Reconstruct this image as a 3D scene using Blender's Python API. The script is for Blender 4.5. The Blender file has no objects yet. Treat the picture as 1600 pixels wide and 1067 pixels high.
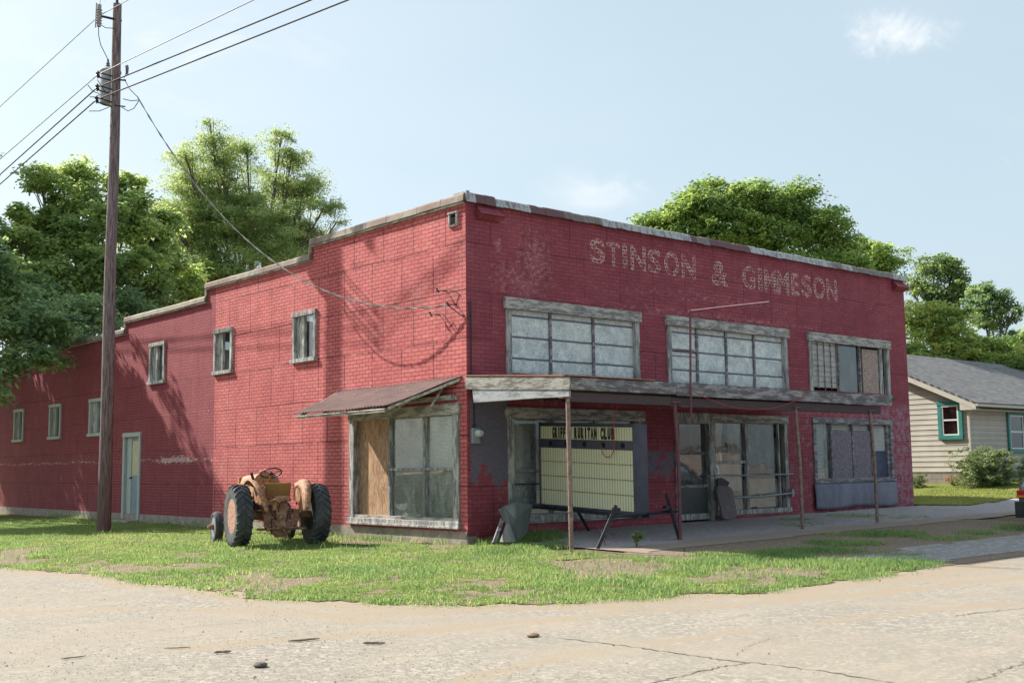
import bpy, math, random
import numpy as np
from mathutils import Vector, Matrix
PI=math.pi; R=math.radians
scene=bpy.context.scene; col=scene.collection
random.seed(7); rng=np.random.default_rng(11)
# ---------------- camera ----------------
CAM=dict(cx=-15.3993,cy=-19.2297,cz=1.3731,yaw=-0.7153,pitch=0.1099,roll=-0.0118,f=1789.69)
def basis():
    cy,sy=math.cos(CAM['yaw']),math.sin(CAM['yaw']); cp,sp=math.cos(CAM['pitch']),math.sin(CAM['pitch'])
    r=Vector((cy,sy,0)); f=Vector((-sy*cp,cy*cp,sp)); u=r.cross(f)
    cr,sr=math.cos(CAM['roll']),math.sin(CAM['roll'])
    return r*cr+u*sr, u*cr-r*sr, f
CR,CU,CF=basis(); C0=Vector((CAM['cx'],CAM['cy'],CAM['cz']))
cd=bpy.data.cameras.new('camera'); co=bpy.data.objects.new('camera',cd); col.objects.link(co)
m=Matrix.Identity(4)
for i in range(3): m[i][0]=CR[i]; m[i][1]=CU[i]; m[i][2]=-CF[i]; m[i][3]=C0[i]
co.matrix_world=m
cd.sensor_width=36; cd.lens=CAM['f']/1600*36; cd.clip_end=3000; cd.clip_start=.1
scene.camera=co
# measuring helpers: where a sight line meets a plane of the place
def ray(px,py): return (CF+CR*((px-800)/CAM['f'])+CU*((533.5-py)/CAM['f']))
def at_z(px,py,z):
    r=ray(px,py); return C0+r*((z-C0.z)/r.z)
def at_x(px,py,x):
    r=ray(px,py); return C0+r*((x-C0.x)/r.x)
def at_y(px,py,y):
    r=ray(px,py); return C0+r*((y-C0.y)/r.y)
def at_d(px,py,d):
    r=ray(px,py); return C0+r*(d/math.hypot(r.x,r.y))
# ---------------- world, sun, exposure ----------------
SAZ=R(20.5); SEL=R(38)
LDIR=Vector((math.sin(SAZ)*math.cos(SEL),-math.cos(SAZ)*math.cos(SEL),-math.sin(SEL)))
w=bpy.data.worlds.new('World'); scene.world=w; w.use_nodes=True
nt=w.node_tree; nt.nodes.clear()
def N(t,typ,**k):
    n=t.nodes.new(typ)
    for a,b in k.items():
        if a.startswith('_'): setattr(n,a[1:],b)
    return n
sky=nt.nodes.new('ShaderNodeTexSky'); sky.sky_type='NISHITA'; sky.sun_disc=False
sky.sun_elevation=SEL; sky.sun_rotation=SUNROT if 'SUNROT' in globals() else -SAZ
sky.air_density=1.0; sky.dust_density=SKYDUST if 'SKYDUST' in globals() else 2.5; sky.ozone_density=1.0
bg=nt.nodes.new('ShaderNodeBackground'); bg.inputs[1].default_value=0.10
wo=nt.nodes.new('ShaderNodeOutputWorld')
# clouds: high thin veil + one small puff
tc=nt.nodes.new('ShaderNodeTexCoord')
def wm(op,a,b=None,c=None):
    n=nt.nodes.new('ShaderNodeMath'); n.operation=op
    for i,v in enumerate((a,b,c)):
        if v is None: continue
        if isinstance(v,(int,float)): n.inputs[i].default_value=v
        else: nt.links.new(v,n.inputs[i])
    return n.outputs[0]
def wv(op,a,b=None):
    n=nt.nodes.new('ShaderNodeVectorMath'); n.operation=op
    for i,v in enumerate((a,b)):
        if v is None: continue
        if isinstance(v,(tuple,list,Vector)): n.inputs[i].default_value=v
        else: nt.links.new(v,n.inputs[i])
    return n
def wnoise(vec,scale,detail,rough=.6,dist=0.):
    n=nt.nodes.new('ShaderNodeTexNoise'); n.inputs['Scale'].default_value=scale; n.inputs['Detail'].default_value=detail
    n.inputs['Roughness'].default_value=rough; n.inputs['Distortion'].default_value=dist
    nt.links.new(vec,n.inputs['Vector']); return n.outputs[0]
def wramp(x,a,b):
    n=nt.nodes.new('ShaderNodeMapRange'); n.interpolation_type='SMOOTHSTEP'
    n.inputs[1].default_value=a; n.inputs[2].default_value=b; nt.links.new(x,n.inputs[0]); return n.outputs[0]
gen=tc.outputs['Generated']
def near(px,py,rad_px,sq=(1,1)):
    d=ray(px,py).normalized()
    s=wv('SUBTRACT',gen,tuple(d)).outputs[0]
    a=wv('DOT_PRODUCT',s,tuple(CR/sq[0])).outputs['Value']; b=wv('DOT_PRODUCT',s,tuple(CU/sq[1])).outputs['Value']
    q=wm('SQRT',wm('ADD',wm('MULTIPLY',a,a),wm('MULTIPLY',b,b)))
    fr=wv('DOT_PRODUCT',gen,tuple(d)).outputs['Value']
    g=nt.nodes.new('ShaderNodeMapRange'); g.inputs[1].default_value=rad_px/1790; g.inputs[2].default_value=0.
    nt.links.new(q,g.inputs[0]); return wm('MULTIPLY',g.outputs[0],wm('GREATER_THAN',fr,.5))
st=wv('MULTIPLY',gen,(1,1,2.2)).outputs[0]
puffn=wnoise(gen,30,8,.68,.5)
puff=wramp(wm('ADD',wm('MULTIPLY',near(1402,52,78,(1.3,.75)),.62),puffn),.66,1.22)
wn=wnoise(st,9,5,.6,.6)
wisp=wramp(wm('MULTIPLY',wm('ADD',near(300,85,230,(1.5,.5)),near(940,300,110,(1.2,.5))),wramp(wn,.38,.72)),0.0,.9)
veil=wramp(wnoise(wv('MULTIPLY',gen,(1,1,3)).outputs[0],3,4,.5,.3),.3,.75)
cl=wm('MINIMUM',wm('ADD',wm('ADD',wm('MULTIPLY',puff,.85),wm('MULTIPLY',wisp,.5)),wm('MULTIPLY',veil,.10)),1.0)
mx=nt.nodes.new('ShaderNodeMix'); mx.data_type='RGBA'
vl=nt.nodes.new('ShaderNodeMix'); vl.data_type='RGBA'; vl.inputs[0].default_value=.6; vl.inputs[7].default_value=(3.7,4.65,5.15,1)
hs=nt.nodes.new('ShaderNodeHueSaturation'); hs.inputs['Saturation'].default_value=.75; hs.inputs['Value'].default_value=1.0; hs.inputs['Hue'].default_value=.49
nt.links.new(sky.outputs[0],hs.inputs['Color'])
nt.links.new(cl,mx.inputs[0]); nt.links.new(hs.outputs[0],vl.inputs[6]); nt.links.new(vl.outputs[2],mx.inputs[6]); mx.inputs[7].default_value=(6.0,6.1,6.2,1)
nt.links.new(mx.outputs[2],bg.inputs[0]); nt.links.new(bg.outputs[0],wo.inputs[0])
sl=bpy.data.lights.new('sun','SUN'); sl.energy=5.0; sl.angle=R(.53); sl.color=(1,.93,.82)
so=bpy.data.objects.new('sun',sl); col.objects.link(so); so.rotation_euler=LDIR.to_track_quat('-Z','Y').to_euler(); so.location=(-10,30,30)
vs=scene.view_settings; vs.view_transform='Standard'; vs.look='None'; vs.gamma=1; vs.exposure=.87
scene.render.engine='CYCLES'
scene.cycles.max_bounces=8; scene.cycles.transparent_max_bounces=16
# ---------------- material helpers ----------------
class Mt:
    def __init__(s,name,rough=.8,spec=.3,metal=0.):
        s.m=bpy.data.materials.new(name); s.m.use_nodes=True; s.t=s.m.node_tree
        s.b=s.t.nodes['Principled BSDF']; s.out=s.t.nodes['Material Output']
        s.b.inputs['Roughness'].default_value=rough; s.b.inputs['Specular IOR Level'].default_value=spec; s.b.inputs['Metallic'].default_value=metal
        s.tc=s.t.nodes.new('ShaderNodeTexCoord'); s.P=s.tc.outputs['Object']
    def _set(s,inp,v):
        if v is None: return
        if hasattr(v,'is_linked') or isinstance(v,bpy.types.NodeSocket): s.t.links.new(v,inp)
        else:
            if inp.type=='RGBA' and len(v)==3: v=(*v,1)
            inp.default_value=v
    def math(s,op,a,b=None,c=None,clamp=False):
        n=s.t.nodes.new('ShaderNodeMath'); n.operation=op; n.use_clamp=clamp
        for i,v in enumerate((a,b,c)): s._set(n.inputs[i],v)
        return n.outputs[0]
    def scl(s,v,k):
        n=s.t.nodes.new('ShaderNodeVectorMath'); n.operation='MULTIPLY'; s._set(n.inputs[0],v); n.inputs[1].default_value=k; return n.outputs[0]
    def add(s,a,b):
        n=s.t.nodes.new('ShaderNodeVectorMath'); n.operation='ADD'; s._set(n.inputs[0],a); s._set(n.inputs[1],b); return n.outputs[0]
    def sep(s,v=None):
        n=s.t.nodes.new('ShaderNodeSeparateXYZ'); s._set(n.inputs[0],v or s.P); return n.outputs
    def comb(s,x,y,z=0.):
        n=s.t.nodes.new('ShaderNodeCombineXYZ')
        for i,v in enumerate((x,y,z)): s._set(n.inputs[i],v)
        return n.outputs[0]
    def noise(s,scale,detail=4,rough=.6,vec=None,stretch=None,dist=0.,off=None):
        v=vec or s.P
        if off: v=s.add(v,off)
        if stretch: v=s.scl(v,stretch)
        n=s.t.nodes.new('ShaderNodeTexNoise'); n.inputs['Scale'].default_value=scale; n.inputs['Detail'].default_value=detail
        n.inputs['Roughness'].default_value=rough; n.inputs['Distortion'].default_value=dist
        s.t.links.new(v,n.inputs['Vector']); return n.outputs[0]
    def noisec(s,scale,vec=None):
        n=s.t.nodes.new('ShaderNodeTexNoise'); n.inputs['Scale'].default_value=scale; n.inputs['Detail'].default_value=2
        s.t.links.new(vec or s.P,n.inputs['Vector']); return n.outputs[1]
    def vor(s,scale,vec=None,feat='F1'):
        n=s.t.nodes.new('ShaderNodeTexVoronoi'); n.feature=feat; n.inputs['Scale'].default_value=scale
        s.t.links.new(vec or s.P,n.inputs['Vector']); return n
    def ramp(s,x,a,b,lo=0.,hi=1.,smooth=True):
        n=s.t.nodes.new('ShaderNodeMapRange'); n.interpolation_type='SMOOTHSTEP' if smooth else 'LINEAR'
        s._set(n.inputs[0],x); 
        for i,v in enumerate((a,b,lo,hi)): n.inputs[1+i].default_value=v
        return n.outputs[0]
    def mix(s,f,a,b,mode='MIX'):
        n=s.t.nodes.new('ShaderNodeMix'); n.data_type='RGBA'; n.blend_type=mode; n.clamp_factor=True
        s._set(n.inputs[0],f); s._set(n.inputs[6],a); s._set(n.inputs[7],b); return n.outputs[2]
    def brick(s,vec,w,h,mort,c1=(0,0,0),c2=(1,1,1),cm=(0,0,0),off=.5,smooth=.1,bias=0.):
        n=s.t.nodes.new('ShaderNodeTexBrick'); n.offset=off; n.offset_frequency=2; n.squash=1
        s.t.links.new(vec,n.inputs['Vector'])
        s._set(n.inputs['Color1'],c1); s._set(n.inputs['Color2'],c2); s._set(n.inputs['Mortar'],cm)
        n.inputs['Scale'].default_value=1; n.inputs['Mortar Size'].default_value=mort; n.inputs['Mortar Smooth'].default_value=smooth
        n.inputs['Bias'].default_value=bias; n.inputs['Brick Width'].default_value=w; n.inputs['Row Height'].default_value=h
        return n.outputs
    def attr(s,name):
        n=s.t.nodes.new('ShaderNodeAttribute'); n.attribute_name=name; return n.outputs
    def bump(s,h,dist=.01,strength=1.,prev=None):
        n=s.t.nodes.new('ShaderNodeBump'); n.inputs['Distance'].default_value=dist; n.inputs['Strength'].default_value=strength
        s._set(n.inputs['Height'],h)
        if prev: s._set(n.inputs['Normal'],prev)
        return n.outputs[0]
    def fin(s,color=None,rough=None,normal=None,alpha=None,metal=None):
        if color is not None: s._set(s.b.inputs['Base Color'],color)
        if rough is not None: s._set(s.b.inputs['Roughness'],rough)
        if normal is not None: s._set(s.b.inputs['Normal'],normal)
        if alpha is not None: s._set(s.b.inputs['Alpha'],alpha)
        if metal is not None: s._set(s.b.inputs['Metallic'],metal)
        return s.m
def worn(name,c1,c2,scale=6,rough=.8,spec=.3,metal=0.,bump=.003,c3=None,a3=.62,stretch=None,thr=(.35,.65)):
    M=Mt(name,rough,spec,metal)
    n=M.noise(scale,6,.65,stretch=stretch); c=M.mix(M.ramp(n,*thr),c1,c2)
    if c3: c=M.mix(M.ramp(M.noise(scale*2.3,6,.7,off=(3,7,1),stretch=stretch),a3-.03,a3+.05),c,c3)
    f=M.noise(scale*9,3,.6); c=M.mix(M.ramp(f,.3,.75,0,.35),c,(c1[0]*.55,c1[1]*.55,c1[2]*.55))
    return M.fin(c,normal=M.bump(M.noise(scale*5,5,.7,stretch=stretch),bump,.7))
def peel(name,paint,wood,amount=.5,axis=0,scale=1.0):
    """weathered board: flaking paint over grey wood, grain along an axis"""
    M=Mt(name,.85,.2); st=[9,9,9]; st[axis]=1.3; st=[q*scale for q in st]
    g=M.noise(5,6,.7,stretch=tuple(q*1.8 for q in st)); wc=M.mix(g,tuple(q*.45 for q in wood),tuple(min(1,q*1.35) for q in wood))
    st2=[5.,5.,5.]; st2[axis]=1.0
    p=M.noise(2.2*scale,8,.78,stretch=tuple(st2)); mask=M.ramp(p,1-amount-.12,1-amount+.02) if amount<1 else 1.
    pc=M.mix(M.noise(3,5,.6,off=(5,2,3)),tuple(q*.78 for q in paint),paint)
    h=M.math('ADD',M.math('MULTIPLY',mask,1.),M.math('MULTIPLY',g,.8))
    return M.fin(M.mix(mask,wc,pc),normal=M.bump(h,.004,.8))
# ---------------- mesh helpers ----------------
class MB:
    def __init__(s): s.v=[]; s.f=[]; s.c=[]; s.cur=0.
    def add(s,vs,fs):
        b=len(s.v); s.v+= [tuple(v) for v in vs]; s.f+=[tuple(b+i for i in f) for f in fs]; s.c+=[s.cur]*len(vs); return s
    def box(s,x0,x1,y0,y1,z0,z1,M=None,taper=None):
        vs=[Vector((x,y,z)) for z in (z0,z1) for y in (y0,y1) for x in (x0,x1)]
        if M is not None: vs=[M@v for v in vs]
        return s.add(vs,[(0,2,3,1),(4,5,7,6),(0,1,5,4),(2,6,7,3),(0,4,6,2),(1,3,7,5)])
    def prism(s,poly,d,M=None):
        """poly: list of 3D points, d: extrusion vector"""
        n=len(poly); d=Vector(d); p=[Vector(q) for q in poly]; vs=p+[q+d for q in p]
        if M is not None: vs=[M@v for v in vs]
        return s.add(vs,[tuple(range(n))[::-1],tuple(range(n,2*n))]+[(i,(i+1)%n,n+(i+1)%n,n+i) for i in range(n)])
    def tube(s,pts,r,n=8,caps=True):
        pts=[Vector(p) for p in pts]; rs=r if isinstance(r,(list,tuple)) else [r]*len(pts)
        rings=[]; up=None
        for i,p in enumerate(pts):
            t=(pts[min(i+1,len(pts)-1)]-pts[max(i-1,0)]).normalized()
            if up is None: up=Vector((0,0,1)) if abs(t.z)<.9 else Vector((1,0,0))
            a=t.cross(up).normalized(); b=a.cross(t).normalized(); up=b
            rings.append([p+(a*math.cos(2*PI*k/n)+b*math.sin(2*PI*k/n))*rs[i] for k in range(n)])
        vs=[v for q in rings for v in q]; fs=[]
        for i in range(len(pts)-1):
            for k in range(n): fs.append((i*n+k,i*n+(k+1)%n,(i+1)*n+(k+1)%n,(i+1)*n+k))
        if caps: fs+=[tuple(range(n))[::-1],tuple((len(pts)-1)*n+k for k in range(n))]
        return s.add(vs,fs)
    def lathe(s,prof,n=24,axis='Z',M=None):
        """prof: list of (r,h); revolve round axis"""
        vs=[]; fs=[]
        for r,h in prof:
            for k in range(n):
                a=2*PI*k/n; x,y=r*math.cos(a),r*math.sin(a)
                v=Vector((x,y,h)) if axis=='Z' else (Vector((h,x,y)) if axis=='X' else Vector((y,h,x)))
                vs.append(M@v if M is not None else v)
        m=len(prof)
        for i in range(m-1):
            for k in range(n): fs.append((i*n+k,i*n+(k+1)%n,(i+1)*n+(k+1)%n,(i+1)*n+k))
        if prof[0][0]>1e-4: fs.append(tuple(range(n))[::-1])
        if prof[-1][0]>1e-4: fs.append(tuple((m-1)*n+k for k in range(n)))
        return s.add(vs,fs)
    def grid(s,fn,nu,nv):
        vs=[fn(i/nu,j/nv) for j in range(nv+1) for i in range(nu+1)]
        return s.add(vs,[(j*(nu+1)+i,j*(nu+1)+i+1,(j+1)*(nu+1)+i+1,(j+1)*(nu+1)+i) for j in range(nv) for i in range(nu)])
    def split(s,name,mat,parent=None,**k):
        """every separate piece becomes an object of its own"""
        p=list(range(len(s.v)))
        def fd(a):
            while p[a]!=a: p[a]=p[p[a]]; a=p[a]
            return a
        for f in s.f:
            for i in f[1:]: p[fd(i)]=fd(f[0])
        gr={}
        for f in s.f: gr.setdefault(fd(f[0]),[]).append(f)
        out=[]
        for fs in gr.values():
            ids=sorted({i for f in fs for i in f}); mp={a:b for b,a in enumerate(ids)}; m=MB(); m.cur=s.c[ids[0]]; m.add([s.v[i] for i in ids],[tuple(mp[i] for i in f) for f in fs]); out.append(m.build(name,mat,parent,**k))
        return out
    def build(s,name,mat,parent=None,bevel=0.,smooth=False,solid=0.,rnd=False):
        me=bpy.data.meshes.new(name); me.from_pydata(s.v,[],s.f); me.validate()
        if rnd:
            a=me.attributes.new('rnd','FLOAT','POINT'); a.data.foreach_set('value',s.c)
        o=bpy.data.objects.new(name,me); col.objects.link(o); me.materials.append(mat)
        if parent: o.parent=parent
        if smooth:
            me.polygons.foreach_set('use_smooth',[True]*len(me.polygons))
            me.set_sharp_from_angle(angle=R(40))
        if solid: q=o.modifiers.new('s','SOLIDIFY'); q.thickness=solid; q.offset=0
        if bevel: q=o.modifiers.new('b','BEVEL'); q.width=bevel; q.segments=1; q.limit_method='ANGLE'
        return o
def npmesh(name,V,F,mat,parent=None,attrs=None,smooth=False):
    """V (n,3), F (m,k) numpy"""
    me=bpy.data.meshes.new(name); n=len(V); m_,k=F.shape
    me.vertices.add(n); me.vertices.foreach_set('co',V.astype(np.float32).ravel())
    me.loops.add(m_*k); me.loops.foreach_set('vertex_index',F.astype(np.int32).ravel())
    me.polygons.add(m_); me.polygons.foreach_set('loop_start',(np.arange(m_)*k).astype(np.int32)); 
    if smooth: me.polygons.foreach_set('use_smooth',np.ones(m_,dtype=bool))
    me.update(calc_edges=True)
    for kk,vv in (attrs or {}).items():
        a=me.attributes.new(kk,'FLOAT','POINT'); a.data.foreach_set('value',vv.astype(np.float32))
    me.materials.append(mat); o=bpy.data.objects.new(name,me); col.objects.link(o)
    if parent: o.parent=parent
    return o
def tag(o,label=None,cat=None,group=None,kind=None):
    if label: o['label']=label
    if cat: o['category']=cat
    if group: o['group']=group
    if kind: o['kind']=kind
    return o
def thing(name,label,cat,loc=(0,0,0),rz=0.,group=None):
    o=bpy.data.objects.new(name,None); col.objects.link(o); o.location=loc; o.rotation_euler=(0,0,rz); o.empty_display_size=.2
    return tag(o,label,cat,group)
def vnoise(x,y,s=1.,seed=0):
    x=np.asarray(x)*s; y=np.asarray(y)*s; xi=np.floor(x).astype(np.int64); yi=np.floor(y).astype(np.int64); fx=x-xi; fy=y-yi
    def h(a,b):
        q=(a*374761393+b*668265263+seed*974711)&0x7fffffff; q=((q^(q>>13))*1274126177)&0x7fffffff; return ((q^(q>>16))&0xffff)/65535.
    fx=fx*fx*(3-2*fx); fy=fy*fy*(3-2*fy)
    return (h(xi,yi)*(1-fx)+h(xi+1,yi)*fx)*(1-fy)+(h(xi,yi+1)*(1-fx)+h(xi+1,yi+1)*fx)*fy
def fbm(x,y,s=1.,seed=0,o=4): return sum(vnoise(x,y,s*2**i,seed+i)*.5**(i+1) for i in range(o))/(1-.5**o)
def ss(x,a,b): t=np.clip((x-a)/(b-a),0,1); return t*t*(3-2*t)
def pip(x,y,poly):
    inside=np.zeros(x.shape,bool); n=len(poly)
    for i in range(n):
        x0,y0=poly[i]; x1,y1=poly[(i+1)%n]
        if y0==y1: continue
        c=((y0>y)!=(y1>y))&(x<(x1-x0)*(y-y0)/(y1-y0)+x0); inside^=c
    return inside
def g(x,y):
    """height of the ground"""
    x=np.asarray(x,float); y=np.asarray(y,float)
    zf=-0.10+0.008*np.clip(x,0,22)+0.03*np.clip(y,-4.5,0)
    zl=-0.26+0*x
    t=ss(x,-.6,2.2); z=zl*(1-t)+zf*t
    z=z+ (ss(x,18.5,26)*.5)*ss(y,-7,-1)
    z=z*(1-ss(-y,4.5,9.5))+(-.35)*ss(-y,4.5,9.5)
    a=ss(-x,5,9); z=z*(1-a)+(-.35)*a
    return z
def gz(x,y): return float(g(x,y))
def at_g(px,py):
    z=-.25
    for _ in range(12):
        p=at_z(px,py,z); z=.5*z+.5*gz(p.x,p.y)
    return Vector((p.x,p.y,gz(p.x,p.y)))
# ================= BUILDING MATERIALS =================
def siding(name,side):
    M=Mt(name,.82,.25); s=M.sep(); u=s[1] if side=='left' else s[0]; v=s[2]
    p=M.comb(u,v,0.)
    wob=M.scl(M.noisec(1.3,p),(.022,.03,0)) ; pw=M.add(p,wob)
    w,h,mo=(.27,.092,.0095) if side=='left' else (.27,.090,.0065)
    b=M.brick(pw,w,h,mo,(0,0,0),(1,1,1),(0,0,0),smooth=.15)
    pan=M.brick(M.add(p,M.scl(M.noisec(.5,p),(.1,.12,0))),1.22,1.06,.013,(0,0,0),(1,1,1),(.5,.5,.5),off=.37)
    bn=M.noise(1.1,5,.6,vec=p)
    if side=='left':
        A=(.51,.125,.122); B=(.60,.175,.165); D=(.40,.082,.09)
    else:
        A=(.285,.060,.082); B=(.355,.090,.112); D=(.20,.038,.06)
    base=M.mix(b[0],A,B); base=M.mix(M.math('MULTIPLY',pan[0],.45),base,D)
    base=M.mix(M.ramp(bn,.4,.75,0,.55),base,D); base=M.mix(M.ramp(M.noise(.8,7,.72,vec=p,off=(7,3,1)),.5,.72,0,.5 if side=='left' else .35),base,(.60,.24,.23) if side=='left' else (.34,.13,.16)); base=M.mix(M.ramp(M.noise(2.,7,.75,vec=M.scl(p,(2.2,.45,1)),off=(1,3,1)),.52,.7,0,.4),base,tuple(q*.45 for q in A))
    fine=M.noise(26,4,.7,vec=p); base=M.mix(M.ramp(fine,.3,.75,.0,.28),base,tuple(q*.55 for q in A))
    mort=M.ramp(M.noise(2.2,4,.6,vec=p),.3,.7,.45,1.) if side=='left' else M.ramp(M.noise(1.2,4,.6,vec=p),.3,.65,.35,.95)
    base=M.mix(M.math('MULTIPLY',b[1],mort),base,(.12,.022,.034))
    seam=M.math('MULTIPLY',pan[1],M.ramp(M.noise(1.6,3,.5,vec=p,off=(4,4,0)),.38,.5,.1,1.))
    base=M.mix(M.math('MULTIPLY',seam,.85 if side=='left' else .55),base,(.07,.008,.02))
    wear=M.noise(7,9,.78,vec=M.scl(p,(1,1.5,1)))
    pale=(.66,.50,.47)
    def band(x,c,wd): return M.math('SUBTRACT',1.,M.math('DIVIDE',M.math('ABSOLUTE',M.math('SUBTRACT',x,c)),wd),clamp=True)
    def rng_(x,a,b,s=.15): return M.math('MULTIPLY',M.ramp(x,a-s,a+s),M.math('SUBTRACT',1.,M.ramp(x,b-s,b+s)))
    if side=='left':
        m1=M.math('MULTIPLY',band(M.math('ADD',v,M.math('MULTIPLY',M.noise(.7,3,.5,vec=p),.25)),1.87,.20),rng_(u,11.2,33,1.0))
        m2=M.math('MULTIPLY',band(v,3.15,.22),rng_(u,11.5,16.5,.7))
        m3=M.math('MULTIPLY',rng_(v,.1,1.1,.3),M.math('MULTIPLY',M.ramp(u,19,24),M.ramp(M.noise(.45,2,.5,vec=p),.5,.62)))
        m4=M.math('MULTIPLY',rng_(v,1.6,2.4,.3),rng_(u,13.2,15.5,.4))
        base=M.mix(M.ramp(u,11.78,11.86,0,.70),base,(.155,.026,.044))   # rear length in a darker red, deepened to hold some of the tree's shade
        tot=M.math('ADD',M.math('MULTIPLY',m1,.24),M.math('ADD',M.math('MULTIPLY',m2,.18),M.math('ADD',M.math('MULTIPLY',m3,.15),M.math('MULTIPLY',m4,.14))))
        wm_=M.ramp(M.math('ADD',wear,tot),.72,.80); base=M.mix(M.math('MULTIPLY',wm_,.62),base,pale)
    else:
        # ghost of an old painted sign at the corner and pale flaking across the frieze
        bw=M.brick(pw,.27,.086,.012,(0,0,0),(0,0,0),(1,1,1))
        ell=lambda cx,cz,rx,rz: M.math('SUBTRACT',1.,M.math('ADD',M.math('POWER',M.math('ABSOLUTE',M.math('DIVIDE',M.math('SUBTRACT',u,cx),rx)),2.),M.math('POWER',M.math('ABSOLUTE',M.math('DIVIDE',M.math('SUBTRACT',v,cz),rz)),2.)),clamp=True)
        gst=M.math('MAXIMUM',M.math('MAXIMUM',ell(2.0,6.15,.95,1.15),M.math('MULTIPLY',ell(1.6,5.6,1.7,.75),.9)),ell(.95,6.35,.28,.3))
        gst=M.math('MAXIMUM',gst,M.math('MULTIPLY',ell(8.,5.75,7.,.3),.75))
        gst=M.math('MAXIMUM',gst,M.math('MULTIPLY',ell(14.,5.8,2.5,.35),.5)); gst=M.math('MAXIMUM',gst,M.math('MULTIPLY',ell(16.3,6.2,1.2,.7),.55))
        gst=M.math('MAXIMUM',gst,M.math('MULTIPLY',ell(9.,5.28,9.5,.2),.85))
        wm_=M.ramp(M.math('ADD',M.math('ADD',wear,.015),M.math('MULTIPLY',gst,.22)),.66,.82)
        wm_=M.math('MULTIPLY',wm_,M.math('ADD',M.math('MULTIPLY',b[1],.6),.24))
        base=M.mix(wm_,base,(.60,.36,.37))
        low=M.math('SUBTRACT',1.,M.ramp(v,2.9,3.4)); wl=M.ramp(M.math('ADD',M.noise(4.5,9,.82,vec=p,off=(9,3,0)),M.math('MULTIPLY',M.ramp(u,9,17),.09)),.54,.66)
        base=M.mix(M.math('MULTIPLY',M.math('MULTIPLY',wl,low),.6),base,(.33,.25,.31))
        # bare grey-blue siding of the corner pier, and a bare patch by the door
        pier=M.math('MULTIPLY',M.math('SUBTRACT',1.,M.ramp(u,1.13,1.16)),M.math('SUBTRACT',1.,M.ramp(v,2.72,3.05)))
        pn=M.math('ADD',M.noise(1.9,7,.7,vec=p,off=(1,8,0)),M.ramp(v,.1,2.0,-.30,.22)); pn=M.math('ADD',pn,M.math('MULTIPLY',band(u,.5,.6),-.09))
        gm=M.math('MULTIPLY',pier,M.ramp(pn,.44,.50)); gm=M.math('MULTIPLY',gm,M.ramp(u,.08,.12))
        lines=M.math('SINE',M.math('MULTIPLY',u,210.))
        gcol=M.mix(M.ramp(M.math('ADD',M.noise(14,6,.7,vec=M.scl(p,(3,1,1))),M.math('MULTIPLY',lines,.1)),.35,.7),(.10,.09,.13),(.20,.18,.22))
        base=M.mix(gm,base,gcol)
        d2=M.math('MULTIPLY',M.math('MULTIPLY',rng_(u,5.5,6.7,.05),rng_(v,1.15,1.75,.12)),M.ramp(M.noise(4,5,.6,vec=p),.42,.5)); base=M.mix(d2,base,gcol)
        # rust run-off under the coping and lettering
        rr=M.math('MULTIPLY',M.ramp(M.noise(1.,4,.6,vec=M.scl(p,(5,.5,1))),.55,.75),M.ramp(v,5.0,7.2,0,.55)); base=M.mix(rr,base,(.16,.03,.035))
    hgt=M.math('ADD',M.math('SUBTRACT',1.,b[1]),M.math('MULTIPLY',M.noise(5,5,.7,vec=p),.35))
    hgt=M.math('ADD',hgt,M.math('MULTIPLY',M.math('SUBTRACT',1.,pan[1]),.8))
    n1=M.bump(hgt,.012 if side=='left' else .003,1. if side=='left' else .6)
    n2=M.bump(M.noise(1.1,3,.5,vec=p),.035,.8,prev=n1)
    return M.fin(base,normal=n2,rough=M.ramp(fine,.2,.8,.65,.95))
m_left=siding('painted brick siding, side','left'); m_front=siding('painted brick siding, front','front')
m_conc=worn('foundation concrete',(.36,.31,.26),(.24,.21,.19),3,c3=(.14,.13,.11),bump=.01)
m_wood=peel('flaking white trim',(.52,.52,.49),(.21,.20,.205),.44,2)
m_woodx=peel('flaking white trim along x',(.52,.51,.46),(.21,.195,.20),.45,0)
m_woody=peel('flaking white trim along y',(.50,.48,.42),(.21,.19,.175),.46,1)
m_wooddk=peel('weathered grey board',(.37,.355,.36),(.14,.13,.14),.43,0)
m_woodbk=peel('dark beam',(.20,.17,.17),(.09,.065,.07),.3,0)
m_greenwood=peel('grey green trim',(.44,.48,.45),(.25,.27,.25),.6,2)
m_dark=Mt('dark interior',.9,.1).fin((.02,.02,.024))
m_roof=worn('tar roof',(.10,.09,.09),(.16,.14,.13),2)
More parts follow.
